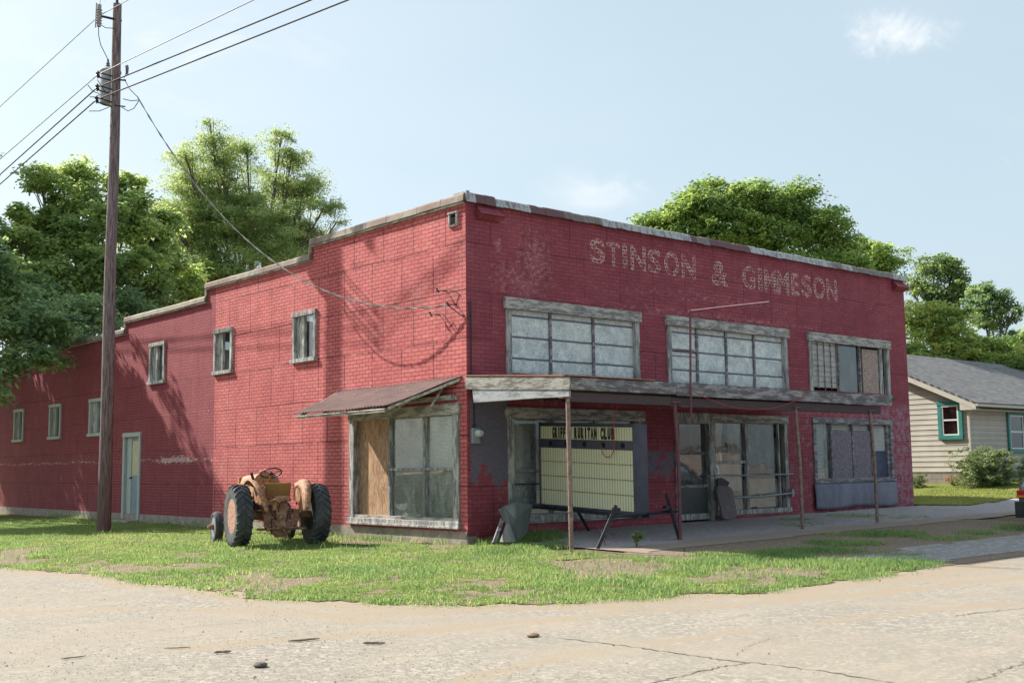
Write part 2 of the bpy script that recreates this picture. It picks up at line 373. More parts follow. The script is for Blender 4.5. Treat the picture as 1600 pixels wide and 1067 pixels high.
def glassmat(name,tint=(.75,.8,.8),rough=.02,ior=1.5,dirt=.12):
    M=Mt(name); t=M.t
    tr=t.nodes.new('ShaderNodeBsdfTransparent'); tr.inputs[0].default_value=(*tint,1)
    gl=t.nodes.new('ShaderNodeBsdfGlossy'); gl.inputs['Roughness'].default_value=rough; gl.inputs[0].default_value=(.9,.95,1,1)
    fr=t.nodes.new('ShaderNodeFresnel'); fr.inputs[0].default_value=ior
    n=M.bump(M.noise(1.2,2,.5),.012,.35); t.links.new(n,gl.inputs['Normal'])
    mx=t.nodes.new('ShaderNodeMixShader'); f=M.math('ADD',M.math('MULTIPLY',fr.outputs[0],1.25),.04,clamp=True)
    t.links.new(f,mx.inputs[0]); t.links.new(tr.outputs[0],mx.inputs[1]); t.links.new(gl.outputs[0],mx.inputs[2])
    df=t.nodes.new('ShaderNodeBsdfDiffuse'); df.inputs[0].default_value=(.46,.48,.46,1)
    m2=t.nodes.new('ShaderNodeMixShader'); d=M.ramp(M.noise(3,6,.7,stretch=(1,1,.5)),.35,.8,0,dirt*2.2)
    t.links.new(d,m2.inputs[0]); t.links.new(mx.outputs[0],m2.inputs[1]); t.links.new(df.outputs[0],m2.inputs[2])
    t.links.new(m2.outputs[0],M.out.inputs[0]); return M.m
m_glass=glassmat('dusty glass',(.92,.95,.94),dirt=.3); m_glassd=glassmat('dark old glass',(.35,.4,.42),.05,1.6,.14)
def blindmat(name,a=(.52,.52,.40),b=(.36,.37,.31),per=.03):
    M=Mt(name,.8,.2); s=M.sep(); l=M.math('SINE',M.math('MULTIPLY',M.math('ADD',s[2],M.math('MULTIPLY',M.noise(1.5,2,.5),.05)),2*PI/per))
    c=M.mix(M.ramp(l,-.6,.6),b,a); c=M.mix(M.ramp(M.noise(.9,4,.6),.35,.7,0,.45),c,(.22,.25,.24))
    return M.fin(c,normal=M.bump(l,.006,.6))
m_blind=blindmat('pleated cream shade',(.74,.76,.62),(.50,.53,.45)); m_blindw=blindmat('white slat blind',(.62,.64,.60),(.3,.31,.3),.05)
def foilmat():
    M=Mt('crinkled white painted board',.6,.35); s=M.sep(); z=s[2]; x=s[0]
    cr=M.vor(5,M.add(M.P,M.scl(M.noisec(4),(.25,.25,.25))),'DISTANCE_TO_EDGE').outputs[0]
    c=M.mix(M.ramp(M.noise(4,8,.75),.35,.7),(.50,.56,.56),(.84,.88,.86)); c=M.mix(M.ramp(M.noise(.8,5,.7,off=(8,8,1)),.5,.68,0,.5),c,(.62,.64,.56))
    c=M.mix(M.math('MULTIPLY',M.math('SUBTRACT',1.,M.ramp(cr,0.,.03)),M.ramp(M.noise(2,3,.5,off=(3,3,3)),.42,.6,0,.8)),c,(.2,.22,.26))
    lw=M.math('ADD',z,M.math('MULTIPLY',M.noise(3,3,.6),.03))
    f=M.math('MODULO',M.math('SUBTRACT',lw,3.345),.485); d=M.math('MINIMUM',f,M.math('SUBTRACT',.485,f))
    c=M.mix(M.math('SUBTRACT',1.,M.ramp(d,.008,.04)),c,(.10,.10,.13))
    sp=M.noise(22,7,.85); c=M.mix(M.ramp(sp,.50,.62,0,.75),c,(.28,.3,.33))
    c=M.mix(M.math('MULTIPLY',M.math('SUBTRACT',1.,M.ramp(z,3.42,3.62)),M.ramp(M.noise(6,5,.7,off=(1,1,5)),.35,.6,.2,.9)),c,(.10,.20,.26))
    return M.fin(c,normal=M.bump(M.math('ADD',M.noise(14,7,.75),M.math('MULTIPLY',M.ramp(d,.0,.05),.8)),.012,.8))
m_foil=foilmat()
def plymat(name,a,b,sc=1.):
    M=Mt(name,.8,.25); rings=M.noise(1.6*sc,3,.5,stretch=(4,4,.45),dist=1.2); l=M.math('SINE',M.math('MULTIPLY',rings,70.))
    c=M.mix(M.ramp(l,-.7,.9),a,b); c=M.mix(M.ramp(M.noise(3,5,.7,off=(3,1,2)),.4,.75,0,.45),c,tuple(q*.55 for q in a)); return M.fin(c,normal=M.bump(l,.001,.5))
m_ply=plymat('plywood',(.30,.165,.09),(.52,.35,.22)); 
def osb(name,a,b):
    M=Mt(name,.8,.2); v=M.vor(22,M.scl(M.P,(1,1,.7))); c=M.mix(M.math('MULTIPLY',M.sep(v.outputs['Color'])[0],1.),a,b)
    c=M.mix(M.ramp(M.noise(26,6,.8),.45,.66),c,tuple(q*1.7 for q in b)); return M.fin(c,normal=M.bump(v.outputs[0],.004,.5))
m_osb=osb('aged chipboard',(.10,.085,.11),(.19,.165,.19)); m_osbr=osb('rusty board',(.20,.15,.14),(.33,.26,.23))
m_grey=worn('bluish painted panel',(.13,.14,.195),(.20,.205,.26),1.6,rough=.6,c3=(.30,.03,.06),a3=.66,stretch=(1,1,.35),bump=.004)
m_rustred=worn('rusty red corrugated tin',(.185,.105,.095),(.12,.075,.075),3,rough=.8,c3=(.30,.22,.20),stretch=(3,.6,1),bump=.002)
m_pipe=worn('rusted pipe',(.30,.20,.16),(.17,.11,.11),8,rough=.7,c3=(.42,.36,.3),a3=.6)
m_pipered=worn('dark red pipe',(.20,.07,.09),(.12,.05,.07),8,rough=.7)
m_black=worn('black steel',(.018,.02,.03),(.035,.036,.05),5,rough=.5)
m_steel=worn('galvanised steel',(.30,.32,.34),(.20,.22,.24),5,rough=.5,metal=.3,c3=(.3,.18,.1),a3=.7)
m_wire=Mt('black wire',.7,.2).fin((.03,.03,.035)); m_wirel=Mt('bare aluminium wire',.5,.4).fin((.20,.20,.22)); m_redcord=Mt('red cord',.6,.3).fin((.42,.05,.03))
# ================= BUILDING =================
B=thing('storefront_building','long red painted brick storefront with faded lettering, a porch canopy and stepped side roofline','building',(0,0,0))
W_=18.0; L_=42.0
FR=lambda u,v,d: (u,-d,v)      # on the front wall, d outwards
LF=lambda u,v,d: (-d,u,v)      # on the side wall
def wall(name,mp,u0,u1,v0,topf,holes,th,mat,extra_u=(),extra_v=()):
    us=sorted({u0,u1,*extra_u,*[h[0] for h in holes],*[h[1] for h in holes]}); vsx=sorted({v0,*extra_v,*[h[2] for h in holes],*[h[3] for h in holes],*[topf(a+.01) for a in us[:-1]]})
    occ=lambda i,j: 0<=i<len(us)-1 and 0<=j<len(vsx)-1 and (lambda uc,vc: vc<topf(uc) and not any(h[0]<uc<h[1] and h[2]<vc<h[3] for h in holes))((us[i]+us[i+1])/2,(vsx[j]+vsx[j+1])/2)
    mb=MB(); q=lambda *p: mb.add([mp(*a) for a in p],[tuple(range(len(p)))])
    for i in range(len(us)-1):
        for j in range(len(vsx)-1):
            if not occ(i,j): continue
            a,b,c,d=us[i],us[i+1],vsx[j],vsx[j+1]
            q((a,c,0),(b,c,0),(b,d,0),(a,d,0)); q((a,c,-th),(a,d,-th),(b,d,-th),(b,c,-th))
            if not occ(i-1,j) and i>0: q((a,c,0),(a,d,0),(a,d,-th),(a,c,-th))
            if not occ(i+1,j): q((b,c,0),(b,c,-th),(b,d,-th),(b,d,0))
            if not occ(i,j-1): q((a,c,0),(a,c,-th),(b,c,-th),(b,c,0))
            if not occ(i,j+1): q((a,d,0),(b,d,0),(b,d,-th),(a,d,-th))
    return mb.build(name,mat,B)
steps=[(0,6.37,7.2),(6.37,12.36,6.83),(12.36,18.38,6.44),(18.38,26.6,6.06),(26.6,L_,5.55)]
ltop=lambda y: next((h for a,b,h in steps if a<=y<b),5.55)
SW=[(6.14,7.32,4.19,5.51),(10.70,11.85,4.19,5.51),(15.24,16.41,4.19,5.51),(20.1,21.46,2.67,3.98),(24.26,25.5,2.67,3.98),(28.43,29.62,2.67,3.98)]
DISPL=(.27,4.53,.12,2.74); DOORL=(16.95,18.36,-.15,2.68); VENT=(.25,.56,6.68,7.02)
ins=lambda r,k: (r[0]+k,r[1]-k,r[2]+k,r[3]-k)
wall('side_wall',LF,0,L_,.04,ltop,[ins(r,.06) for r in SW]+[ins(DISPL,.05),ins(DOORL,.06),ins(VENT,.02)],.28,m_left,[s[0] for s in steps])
UW=[(1.12,5.46,3.42,5.12),(6.50,11.58,3.42,5.13),(12.62,16.9,3.45,5.13)]
LW=[(1.14,5.50,.20,2.70),(8.12,11.42,.10,2.70),(12.66,16.88,.86,2.70)]; DOORF=(6.70,8.12,-.04,2.70)
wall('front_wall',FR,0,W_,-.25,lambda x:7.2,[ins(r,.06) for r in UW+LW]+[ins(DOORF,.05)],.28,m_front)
# hidden sides, floor and roof
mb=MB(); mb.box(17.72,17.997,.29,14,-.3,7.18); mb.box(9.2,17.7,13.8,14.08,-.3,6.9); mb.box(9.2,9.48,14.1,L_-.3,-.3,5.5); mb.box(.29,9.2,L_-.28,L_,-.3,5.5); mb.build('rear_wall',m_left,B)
mb=MB()
for a,b,h in steps: mb.box(.29,17.7 if b<13 else 9.2,max(a,.3),b,h-.45,h-.35)
mb.box(9.2,17.7,12.36,13.8,6.0,6.1); mb.build('roof',m_roof,B)
mb=MB(); mb.box(.3,17.7,.3,13.7,-.05,.0); mb.box(.3,9.2,13.7,L_-.3,-.05,.0); mb.box(.3,17.7,.3,13.7,3.05,3.15); mb.box(.3,17.7,2.2,2.3,0,6.4); mb.box(1.9,2.0,2.3,13.7,0,3.0); mb.box(1.9,2.0,2.3,L_-.4,3.15,5.2);mb.build('floor',m_dark,B)
mb=MB()
mb.grid(lambda u,v:(.0+.012-.028*(1 if v<.9 else 0)+.01*math.sin(u*90), L_*u, -.75+.79*v+(.012*math.sin(u*70)) ),120,4)
mb.build('foundation',m_conc,B)
mb=MB(); mb.box(-.02,.25,.012,L_,-.75,.036); mb.box(.25,W_,-.012,.25,-.75,-.252); mb.box(-.02,.249,-.014,-.001,-.75,-.06); mb.build('foundation',m_conc,B)
# -------- coping --------
def copmat():
    M=Mt('coping metal and tile',.7,.35,.0); r=M.attr('rnd')[2]
    c=M.mix(M.ramp(r,.40,.42),(.40,.43,.45),(.20,.19,.18)); c=M.mix(M.ramp(r,.62,.64),c,(.13,.07,.085)); 
    st=M.ramp(M.noise(3,5,.7,stretch=(4,4,.5)),.45,.62); c=M.mix(M.math('MULTIPLY',st,.7),c,(.14,.075,.07)); c=M.mix(M.ramp(M.noise(9,5,.7),.5,.72,0,.5),c,(.1,.1,.1))
    return M.fin(c,normal=M.bump(M.noise(12,5,.7),.004,.7))
def copmat2():
    M=Mt('side coping',.7,.3,.0); c=M.mix(M.ramp(M.noise(.55,3,.6,stretch=(1,1,1)),.42,.58),(.27,.24,.195),(.17,.11,.09))
    c=M.mix(M.ramp(M.noise(7,6,.75),.45,.7,0,.8),c,(.10,.08,.07)); return M.fin(c,normal=M.bump(M.noise(12,5,.7),.004,.7))
m_cop=copmat(); m_cop2=copmat2()
mb=MB(); x=-.05; k=0; run=.2
while x<W_+.03:
    wd=random.uniform(.22,.34); 
    if random.random()<.4: run=random.choice([.2,.2,.5,.9,.2])
    if x<.75: run=.9 if x>.1 else .2
    mb.cur=run+random.uniform(-.02,.02); j=random.uniform(-.012,.012); e=min(x+wd-.004,W_+.06); dz=.0 if x<.75 else 0
    z1=7.40+j-(.0 if x<.5 else .03)+.0; z0=7.17+random.uniform(-.012,.012)
    mb.prism([(x,-.10,z0),(x,-.13-random.uniform(0,.015),z0),(x,-.085,z1-.03),(x,-.03,z1),(x,.36,z1+.01),(x,.36,z0+.1),(x,-.06,z0+.1)],(e-x,0,0)); x+=wd
mb.build('coping',m_cop,B,rnd=True)
mb=MB()
for i,(a,b,h) in enumerate(steps):
    y=a+.01; bot=h-.02; tp=h+.17 if i==0 else h+.15
    if i==0: y=-.06
    b2=b+.04
    while y<b2-.02:
        e=min(y+random.uniform(.75,1.25),b2); j=random.uniform(-.008,.008)
        mb.prism([(-.07,y,bot),(-.115,y,bot+j),(-.10,y,tp-.035),(-.055,y,tp+j),(.34,y,tp+.01),(.34,y,bot+.02),(-.03,y,bot+.02)],(0,e-y-.004,0)); y=e
    if i<len(steps)-1: mb.box(-.06,.3,b-.02,b+.10,steps[i+1][2]+.155,bot-.002)
mb.build('coping',m_cop2,B,bevel=.006)
mb=MB()                                   # pale drip strip under the side coping, rust red patch plate at the corner
for i,(a,b,h) in enumerate(steps): mb.box(-.085,-.002,max(a,.02),b+.03,h-.062,h-.024)
mb.build('trim',m_woody,B)
mb=MB(); mb.box(-.07,.02,-.125,-.115,7.19,7.405); mb.build('corner_cap',m_steel,B)
# scupper boxes flaring out of the frieze
for x0,x1,fl in ((.24,.98,.16),(17.25,18.03,.16)):
    mb=MB(); mb.add([(x0+.05,-.02,7.16),(x1-.1,-.02,7.16),(x1,-fl-.08,6.93),(x0-.0,-fl-.08,6.93),(x0+.05,0,7.16),(x1-.1,0,7.16),(x1-.1,-.0,6.80),(x0+.1,-.0,6.80)],[(0,1,2,3),(0,3,7,4),(1,5,6,2),(3,2,6,7),(4,5,1,0)])
    mb.build('scupper',m_front,B,bevel=.008)
# -------- windows --------
def frame_mesh(mp,r,fw,d0,d1,sill=True,head=.0):
    u0,u1,v0,v1=r; mb=MB()
    def bx(a,b,c,d,e,f):
        p=[mp(u,v,k) for k in (e,f) for v in (c,d) for u in (a,b)]
        mb.add(p,[(0,2,3,1),(4,5,7,6),(0,1,5,4),(2,6,7,3),(0,4,6,2),(1,3,7,5)])
    bx(u0,u0+fw,v0,v1-fw,d0,d1); bx(u1-fw,u1,v0,v1-fw,d0,d1-.004); bx(u0-.01,u1+.01,v1-fw-head,v1,d0,d1+.012)
    if sill: bx(u0-.03,u1+.03,v0-.02,v0+fw*.7,d0,d1+.04)
    return mb
def ubox(mb,mp,a,b,c,d,e,f):
    p=[mp(u,v,k) for k in (e,f) for v in (c,d) for u in (a,b)]
    mb.add(p,[(0,2,3,1),(4,5,7,6),(0,1,5,4),(2,6,7,3),(0,4,6,2),(1,3,7,5)]); return mb
def upart(name,mp,r,e,f,mat,par,bevel=0.):
    if name=='pane':      # a sheet of glass
        a,b,c,d=r; q=[mp(a,c,f),mp(b,c,f),mp(b,d,f),mp(a,d,f)]
        return MB().add(q if mp((0),0,1)[1]<0 else q[::-1],[(0,1,2,3)]).build(name,mat,par)
    return ubox(MB(),mp,*r,e,f).build(name,mat,par,bevel=bevel)
# side windows
for i,r in enumerate(SW):
    w_=frame_mesh(LF,r,.12,-.1,.055).build('window',m_greenwood if i>2 else m_wood,B,bevel=.006)
    u0,u1,v0,v1=r; um=u0+.12+(u1-u0-.24)*(.62 if i!=1 else .66)
    upart('pane',LF,(u0+.12,um,v0+.1,v1-.12),-.11,-.10,m_glassd if i<3 else m_glass,w_)
    upart('board',LF,(um,u1-.12,v0+.1,v1-.12),-.09,-.04,m_wood,w_)
    mb=MB(); ubox(mb,LF,um-.03,um+.03,v0+.08,v1-.12,-.1,-.02); 
    if i==0: ubox(mb,LF,u0+.27,u0+.30,v0+.1,v1-.12,-.1,-.06)
    mb.split('mullion',m_greenwood if i>2 else m_wood,w_)
    if i==2: upart('curtain',LF,(u0+.13,u0+.40,v0+.1,v1-.14),-.16,-.14,worn('faded pink cloth',(.45,.16,.2),(.3,.1,.14),5),w_)
    if i>2: upart('curtain',LF,(u0+.12,um,v0+.1,v1-.14),-.26,-.25,m_dark,w_)
# big side display window
u0,u1,v0,v1=DISPL
dw=frame_mesh(LF,(u0-.02,u1+.02,v0-.02,v1+.03),.2,-.12,.05,True,.02).build('window',m_wood,B,bevel=.008)
dw['label']='large side display window with plywood in one bay'
mb=MB(); [ubox(mb,LF,a,b,v0+.1,v1-.2,-.13,-.03) for a,b in ((2.93,3.0),(1.57,1.64))]; ubox(mb,LF,.42,2.93,1.34,1.40,-.125,-.035); mb.split('mullion',m_wood,dw,bevel=.005)
upart('board',LF,(3.0,4.35,v0+.1,v1-.18),-.16,-.115,m_ply,dw)
for a,b in ((.4,1.6),(1.6,2.95)): upart('pane',LF,(a,b,v0+.1,v1-.18),-.12,-.112,m_glass,dw)
upart('blind',LF,(.3,2.96,v0,v1-.1),-.19,-.16,m_blind,dw)
upart('sill',LF,(u0-.08,u1+.05,v0-.03,v0+.02),-.1,.12,m_wood,dw,.006); upart('apron',LF,(u0+.02,u1-.02,v0+.02,v0+.19),-.1,.03,m_woody,dw,.006)
upart('head',LF,(u0-.05,u1+.04,v1-.20,v1+.05),.0,.075,m_woody,dw,.008)
# side door
u0,u1,v0,v1=DOORL
sd=frame_mesh(LF,DOORL,.14,-.12,.05,False).build('door',m_greenwood,B,bevel=.006); sd['label']='narrow pale green side door with yellowed upper pane'
m_dblue=worn('blue grey door paint',(.20,.27,.32),(.27,.34,.38),3,c3=(.45,.47,.44),a3=.66); m_dyel=worn('yellowed pane',(.50,.46,.26),(.42,.38,.22),3,rough=.4); 
upart('door_panel',LF,(17.1,18.22,-.12,2.54),-.11,-.07,m_dblue,sd)
upart('pane',LF,(17.2,17.78,1.28,2.42),-.07,-.062,m_dyel,sd); upart('stile',LF,(17.84,18.2,-.1,2.52),-.07,-.05,m_greenwood,sd,.004)
mb=MB(); mb.tube([(.05,17.8,1.2),(-.02,17.8,1.2)],.03,10); mb.build('handle',m_black,sd)
mb=MB(); mb.box(-.42,-.03,16.9,18.5,-.45,-.16); mb.build('step',m_conc,B,bevel=.02)
# vent
v_=frame_mesh(LF,VENT,.045,-.05,.05,False).build('vent',m_wood,B,bevel=.004); mb=MB()
ubox(mb,LF,.27,.54,VENT[2],VENT[2]+.05,-.05,.05)
for k in range(7): z=6.74+k*.034; mb.add([LF(.30,z,.03),LF(.51,z,.03),LF(.51,z+.03,-.02),LF(.30,z+.03,-.02)],[(0,1,2,3)])
mb.build('slats',m_rustred,v_); upart('pane',LF,(.29,.52,6.7,7.0),-.06,-.05,m_dark,v_)
# upper front windows
def upper(i,cols,fw=.15):
    r=UW[i]; w_=frame_mesh(FR,r,fw,-.1,.05,False,.05).build('window',m_wood,B,bevel=.008)
    mb=MB(); [ubox(mb,FR,c-.035,c+.035,r[2]+.02,r[3]-fw,-.1,-.02) for c in cols]; 
    if i==1: ubox(mb,FR,r[0]+fw,cols[0],4.30,4.36,-.1,-.03); ubox(mb,FR,r[0]+fw,cols[0],4.17,4.19,-.1,-.05)
    mb.split('mullion',m_wooddk,w_,bevel=.004); upart('sill',FR,(r[0]-.02,r[1]+.03,r[2]-.04,r[2]+.02),-.1,.08,m_wooddk,w_,.006)
    upart('head',FR,(r[0]-.06,r[1]+.05,r[3]-.21,r[3]+.05),-.0,.09,m_woodx,w_,.008)
    return w_
for i,cols in ((0,(2.52,3.92)),(1,(7.73,8.93,10.13))):
    w_=upper(i,cols); w_['label']=['upper window of three white boarded bays','upper window of four white boarded bays'][i]
    xs=[UW[i][0]+.13,*cols,UW[i][1]-.13]
    for a,b in zip(xs[:-1],xs[1:]):
        nx=26; nz=32; A,Bx=a+.0,b-.0; sd_=random.random()*50
        mb=MB(); mb.grid(lambda u,v:(A+(Bx-A)*u,.06+.018*float(fbm(sd_+u*4,v*6,1.,3,3)),3.42+1.62*v),nx,nz); mb.build('pane',m_foil,w_,smooth=True)
w_=upper(2,(14.19,15.34)); w_['label']='upper window with a caged bay, a dark pane and a rusty board'
m_lou=worn('pale louvre sheet',(.56,.55,.52),(.42,.40,.4),4,c3=(.3,.18,.12)); 
mb=MB()
for k in range(9): z=3.6+k*.155; mb.add([(12.8,.075,z),(14.12,.075,z),(14.12,.045,z+.15),(12.8,.045,z+.15)],[(0,1,2,3)])
mb.build('shutter',m_lou,w_,solid=.006)
mb=MB(); [mb.box(x-.012,x+.012,.02,.04,3.5,4.98) for x in (12.86,13.46,14.08)]; [mb.box(12.82,14.1,.026,.034,z,z+.012) for z in [3.6+.155*k for k in range(9)]]; 
for x in (13.12,13.77): mb.tube([(x,.02,3.55+k*.05) for k in range(29)],[.010+.012*abs(math.sin(k*1.03)) for k in range(29)],5)
mb.build('cage',m_wooddk,w_)
upart('pane',FR,(14.23,15.3,3.45,4.98),-.09,-.08,m_glassd,w_); upart('panel',FR,(14.23,15.3,3.45,4.98),-.13,-.12,worn('dim teal inside',(.05,.11,.14),(.02,.05,.09),2),w_)
upart('board',FR,(15.5,16.36,3.5,4.86),-.09,-.05,m_osbr,w_); upart('panel',FR,(15.3,16.8,3.45,4.98),-.14,-.125,m_dark,w_)
upart('stile',FR,(16.42,16.6,3.5,4.98),-.09,-.03,m_wood,w_)
# lower front windows
r=LW[0]; w_=frame_mesh(FR,r,.16,-.1,.05,True,.05).build('window',m_wood,B,bevel=.008); w_['label']='street display window behind the readerboard'
mb=MB(); [ubox(mb,FR,c-.035,c+.035,r[2],r[3]-.2,-.11,-.03) for c in (2.55,3.95)]; ubox(mb,FR,r[0]+.14,r[1]-.14,1.28,1.33,-.11,-.035); mb.split('mullion',m_wood,w_,bevel=.004)
upart('pane',FR,(1.28,5.36,.28,2.5),-.12,-.112,m_glass,w_); upart('blind',FR,(1.28,5.36,.28,2.5),-.25,-.235,blindmat('grey shade',(.62,.67,.65),(.42,.46,.46)),w_)
upart('head',FR,(1.06,5.56,2.47,2.72),.0,.085,m_woodx,w_,.008); upart('apron',FR,(1.1,5.5,.14,.34),-.1,.065,m_woodx,w_,.008)
mb=MB(); ubox(mb,FR,1.3,2.6,1.0,1.03,-.02,.0); mb.build('bar',m_black,w_)
upart('base_board',FR,(1.1,6.7,-.1,.1),.004,.05,m_front,w_)
r=LW[1]; w_=frame_mesh(FR,r,.15,-.1,.05,True,.04).build('window',m_wood,B,bevel=.008); w_['label']='display window with two guard bars'
mb=MB(); ubox(mb,FR,9.62,9.72,r[2],r[3]-.15,-.11,-.03); ubox(mb,FR,8.25,9.64,1.42,1.50,-.11,-.035); ubox(mb,FR,11.08,11.14,r[2],r[3]-.15,-.1,-.03); mb.split('mullion',m_wood,w_,bevel=.004)
upart('pane',FR,(8.27,9.64,.2,2.52),-.12,-.112,m_glass,w_); upart('pane',FR,(9.7,11.3,.2,2.52),-.12,-.112,m_glass,w_)
def curt(a,b,z0,z1):
    mb=MB(); mb.grid(lambda u,v:(a+(b-a)*(u*(1-.25*v*(1-v)*2)),.22+.045*math.sin(u*28+v*2),z0+(z1-z0)*v),60,10); return mb
upart('drape',FR,(8.3,9.6,.7,1.36),-.2,-.19,worn('grey green sheet',(.42,.47,.43),(.33,.37,.35),2),w_); upart('board',FR,(9.74,11.25,.25,1.0),-.25,-.24,worn('tan card',(.42,.33,.26),(.34,.27,.22),2),w_)
curt(8.35,8.85,1.45,2.5).build('curtain',worn('ivory cloth',(.74,.71,.60),(.6,.58,.5),3),w_,smooth=True); curt(9.15,9.6,1.45,2.5).build('curtain',bpy.data.materials['ivory cloth'],w_,smooth=True)
upart('ledge',FR,(8.25,9.7,1.28,1.42),-.6,-.2,bpy.data.materials['ivory cloth'],w_,.02)
upart('blind',FR,(8.2,11.4,.1,1.0),-.5,-.48,worn('brown paper',(.30,.22,.15),(.2,.16,.12),2),w_)
upart('apron',FR,(8.14,11.4,.06,.2),-.1,.06,m_woodx,w_,.008); upart('base_board',FR,(8.1,11.5,-.06,.06),.004,.05,m_front,w_)
upart('head',FR,(8.16,11.46,2.50,2.72),.0,.07,m_woodx,w_,.008)
mb=MB(); mb.tube([(8.06,-.13,1.13),(9.9,-.15,1.10),(11.5,-.13,1.12)],.022,8); mb.tube([(8.04,-.13,.54),(9.9,-.16,.53),(11.5,-.13,.60)],.03,8); mb.tube([(8.3,-.13,.78),(8.7,-.14,.80)],.02,6); mb.box(11.35,11.45,-.17,-.04,.5,.7); mb.split('guard_bar',m_steel,w_)
r=LW[2]; w_=frame_mesh(FR,(r[0],r[1],r[2]-.0,r[3]+.02),.14,-.1,.05,True,.03).build('window',m_wooddk,B,bevel=.008); w_['label']='display window mostly covered by chipboard panels'
upart('pane',FR,(12.8,13.62,.95,2.56),-.11,-.10,m_glass,w_); upart('blind',FR,(12.8,13.62,.95,2.56),-.3,-.29,blindmat('pale slats',(.5,.52,.5),(.36,.38,.38),.1),w_)
for a,b in ((13.72,14.72),(14.80,15.74)): upart('board',FR,(a,b,.92,2.36),-.08,-.045,m_osb,w_,.003)
upart('panel',FR,(13.65,16.75,2.3,2.6),-.14,-.13,m_blindw,w_); upart('blind',FR,(15.82,16.6,1.75,2.5),-.1,-.085,m_blindw,w_)
upart('panel',FR,(15.8,16.7,.9,1.76),-.1,-.06,worn('navy panel',(.05,.06,.11),(.08,.09,.15),2),w_)
mb=MB(); [ubox(mb,FR,a-.03,a+.03,.9,2.58,-.1,-.02) for a in (13.66,14.76,15.78)]; ubox(mb,FR,16.62,16.76,.9,2.58,-.1,-.01); mb.split('mullion',m_wooddk,w_,bevel=.004)
mb=MB(); mb.grid(lambda u,v:(12.58+4.32*u,-.06-.022*math.sin(v*PI)*(.6+.5*float(vnoise(u*6,v*2,1,4)))-.04*(1-v),.12+.72*v-.03*math.sin(u*9)*(1-v)),40,8); mb.build('bulkhead',m_grey,w_,smooth=True,solid=.01)
# front door
dr=MB(); 
ubox(dr,FR,6.68,6.84,-.04,2.5,-.1,.05); ubox(dr,FR,8.0,8.14,-.04,2.5,-.1,.06); ubox(dr,FR,6.66,8.16,2.45,2.73,-.1,.07); ubox(dr,FR,6.84,8.0,-.04,.16,-.1,.0)
dr=dr.build('door',m_wood,B,bevel=.008); dr['label']='dark glazed front door in a peeling white frame'
m_door=worn('dull green door',(.055,.065,.065),(.08,.09,.085),2,rough=.45)
upart('door_panel',FR,(6.84,8.0,.16,.84),-.09,-.05,m_door,dr); 
for c,d in ((.9,1.66),(1.73,2.45)): upart('pane',FR,(6.84,8.0,c,d),-.1,-.09,m_glassd,dr)
upart('curtain',FR,(6.84,7.36,.9,2.45),-.14,-.12,m_door,dr); upart('curtain',FR,(7.44,8.0,.9,2.45),-.14,-.12,m_door,dr)
mb=MB(); ubox(mb,FR,6.84,8.0,1.66,1.73,-.1,-.03); ubox(mb,FR,6.84,8.0,.82,.9,-.1,-.04); mb.split('rail',m_wooddk,dr,bevel=.004); mb=MB(); mb.tube([(7.93,.02,1.1),(7.93,-.04,1.1)],.028,10); mb.build('handle',m_steel,dr)
# small dark cornice line over the front canopy, pier seams
mb=MB(); mb.box(.02,17.2,-.03,-.002,3.36,3.415); mb.build('flashing',m_black,B)
# -------- canopy --------
ca=MB(); T=lambda y: 3.34+.07*y   # top height
ca.add([(0,0,3.36),(11.5,0,3.34),(11.5,-3.2,3.135),(0,-3.2,3.12),(0,0,3.28),(11.5,0,3.26),(11.5,-3.2,3.06),(0,-3.2,3.05)],[(0,3,2,1),(4,5,6,7),(0,4,7,3),(3,7,6,2),(1,2,6,5)])
ca=ca.build('canopy',m_woodbk,B); ca['label']='sagging wooden porch canopy on thin pipe posts'
mb=MB(); seg=[0,3.1,6.6,9.4,11.55]
for a,b in zip(seg[:-1],seg[1:]):
    s1=random.uniform(-.02,.02); s2=random.uniform(-.02,.02)
    mb.prism([(a,-3.24,2.86+s1),(a,-3.20,2.86+s1),(a,-3.20,3.115),(a,-3.24,3.115)],(b-a-.006,0,s2))
mb.split('fascia',m_wooddk,ca,bevel=.008)
mb=MB(); mb.prism([(-.04,.0,3.06),(-.04,0,3.33),(-.04,-3.24,3.12),(-.04,-3.24,2.86)],(.038,0,0)); mb.build('fascia',peel('white side fascia',(.36,.355,.33),(.15,.135,.125),.45,1),ca,bevel=.006)
mb=MB(); mb.prism([(-.02,-.25,2.76),(-.02,-.2,3.07),(-.02,-3.2,2.86),(-.02,-3.2,2.73),(-.02,-2.2,2.75)],(.05,0,0)); mb.build('beam',peel('grey side beam',(.38,.40,.42),(.20,.20,.21),.5,1),ca,bevel=.01)
mb=MB(); mb.box(.03,3.0,-3.17,-3.08,2.64,2.83); mb.box(3.0,7.2,-3.165,-3.07,2.62,2.82); mb.box(7.2,11.1,-3.17,-3.08,2.64,2.84); mb.split('beam',m_woodbk,ca,bevel=.01)
mb=MB(); [mb.box(x,x+.05,-3.06,-.01,2.88,3.045-.0) for x in [.4+.61*k for k in range(18)]]; mb.split('rafter',m_woodbk,ca)
mb=MB(); mb.prism([(-.06,.02,3.355),(-.06,.02,3.375),(-.06,-3.27,3.15),(-.06,-3.27,3.13)],(.3,0,0)); mb.box(-.06,2.4,-3.275,-3.0,3.137,3.155); mb.build('drip_edge',worn('rust orange flashing',(.42,.20,.12),(.3,.13,.09),4),ca)
mb=MB(); mb.box(.25,11.45,-3.2,-.03,3.139,3.15); 
mb=MB()
for k in range(40): 
    x=random.uniform(.3,11.3); y=random.uniform(-3.1,-.5); l=random.uniform(.1,.5); z=3.35+.066*y; mb.box(x,x+l,y,y+.04,z,z+.03)
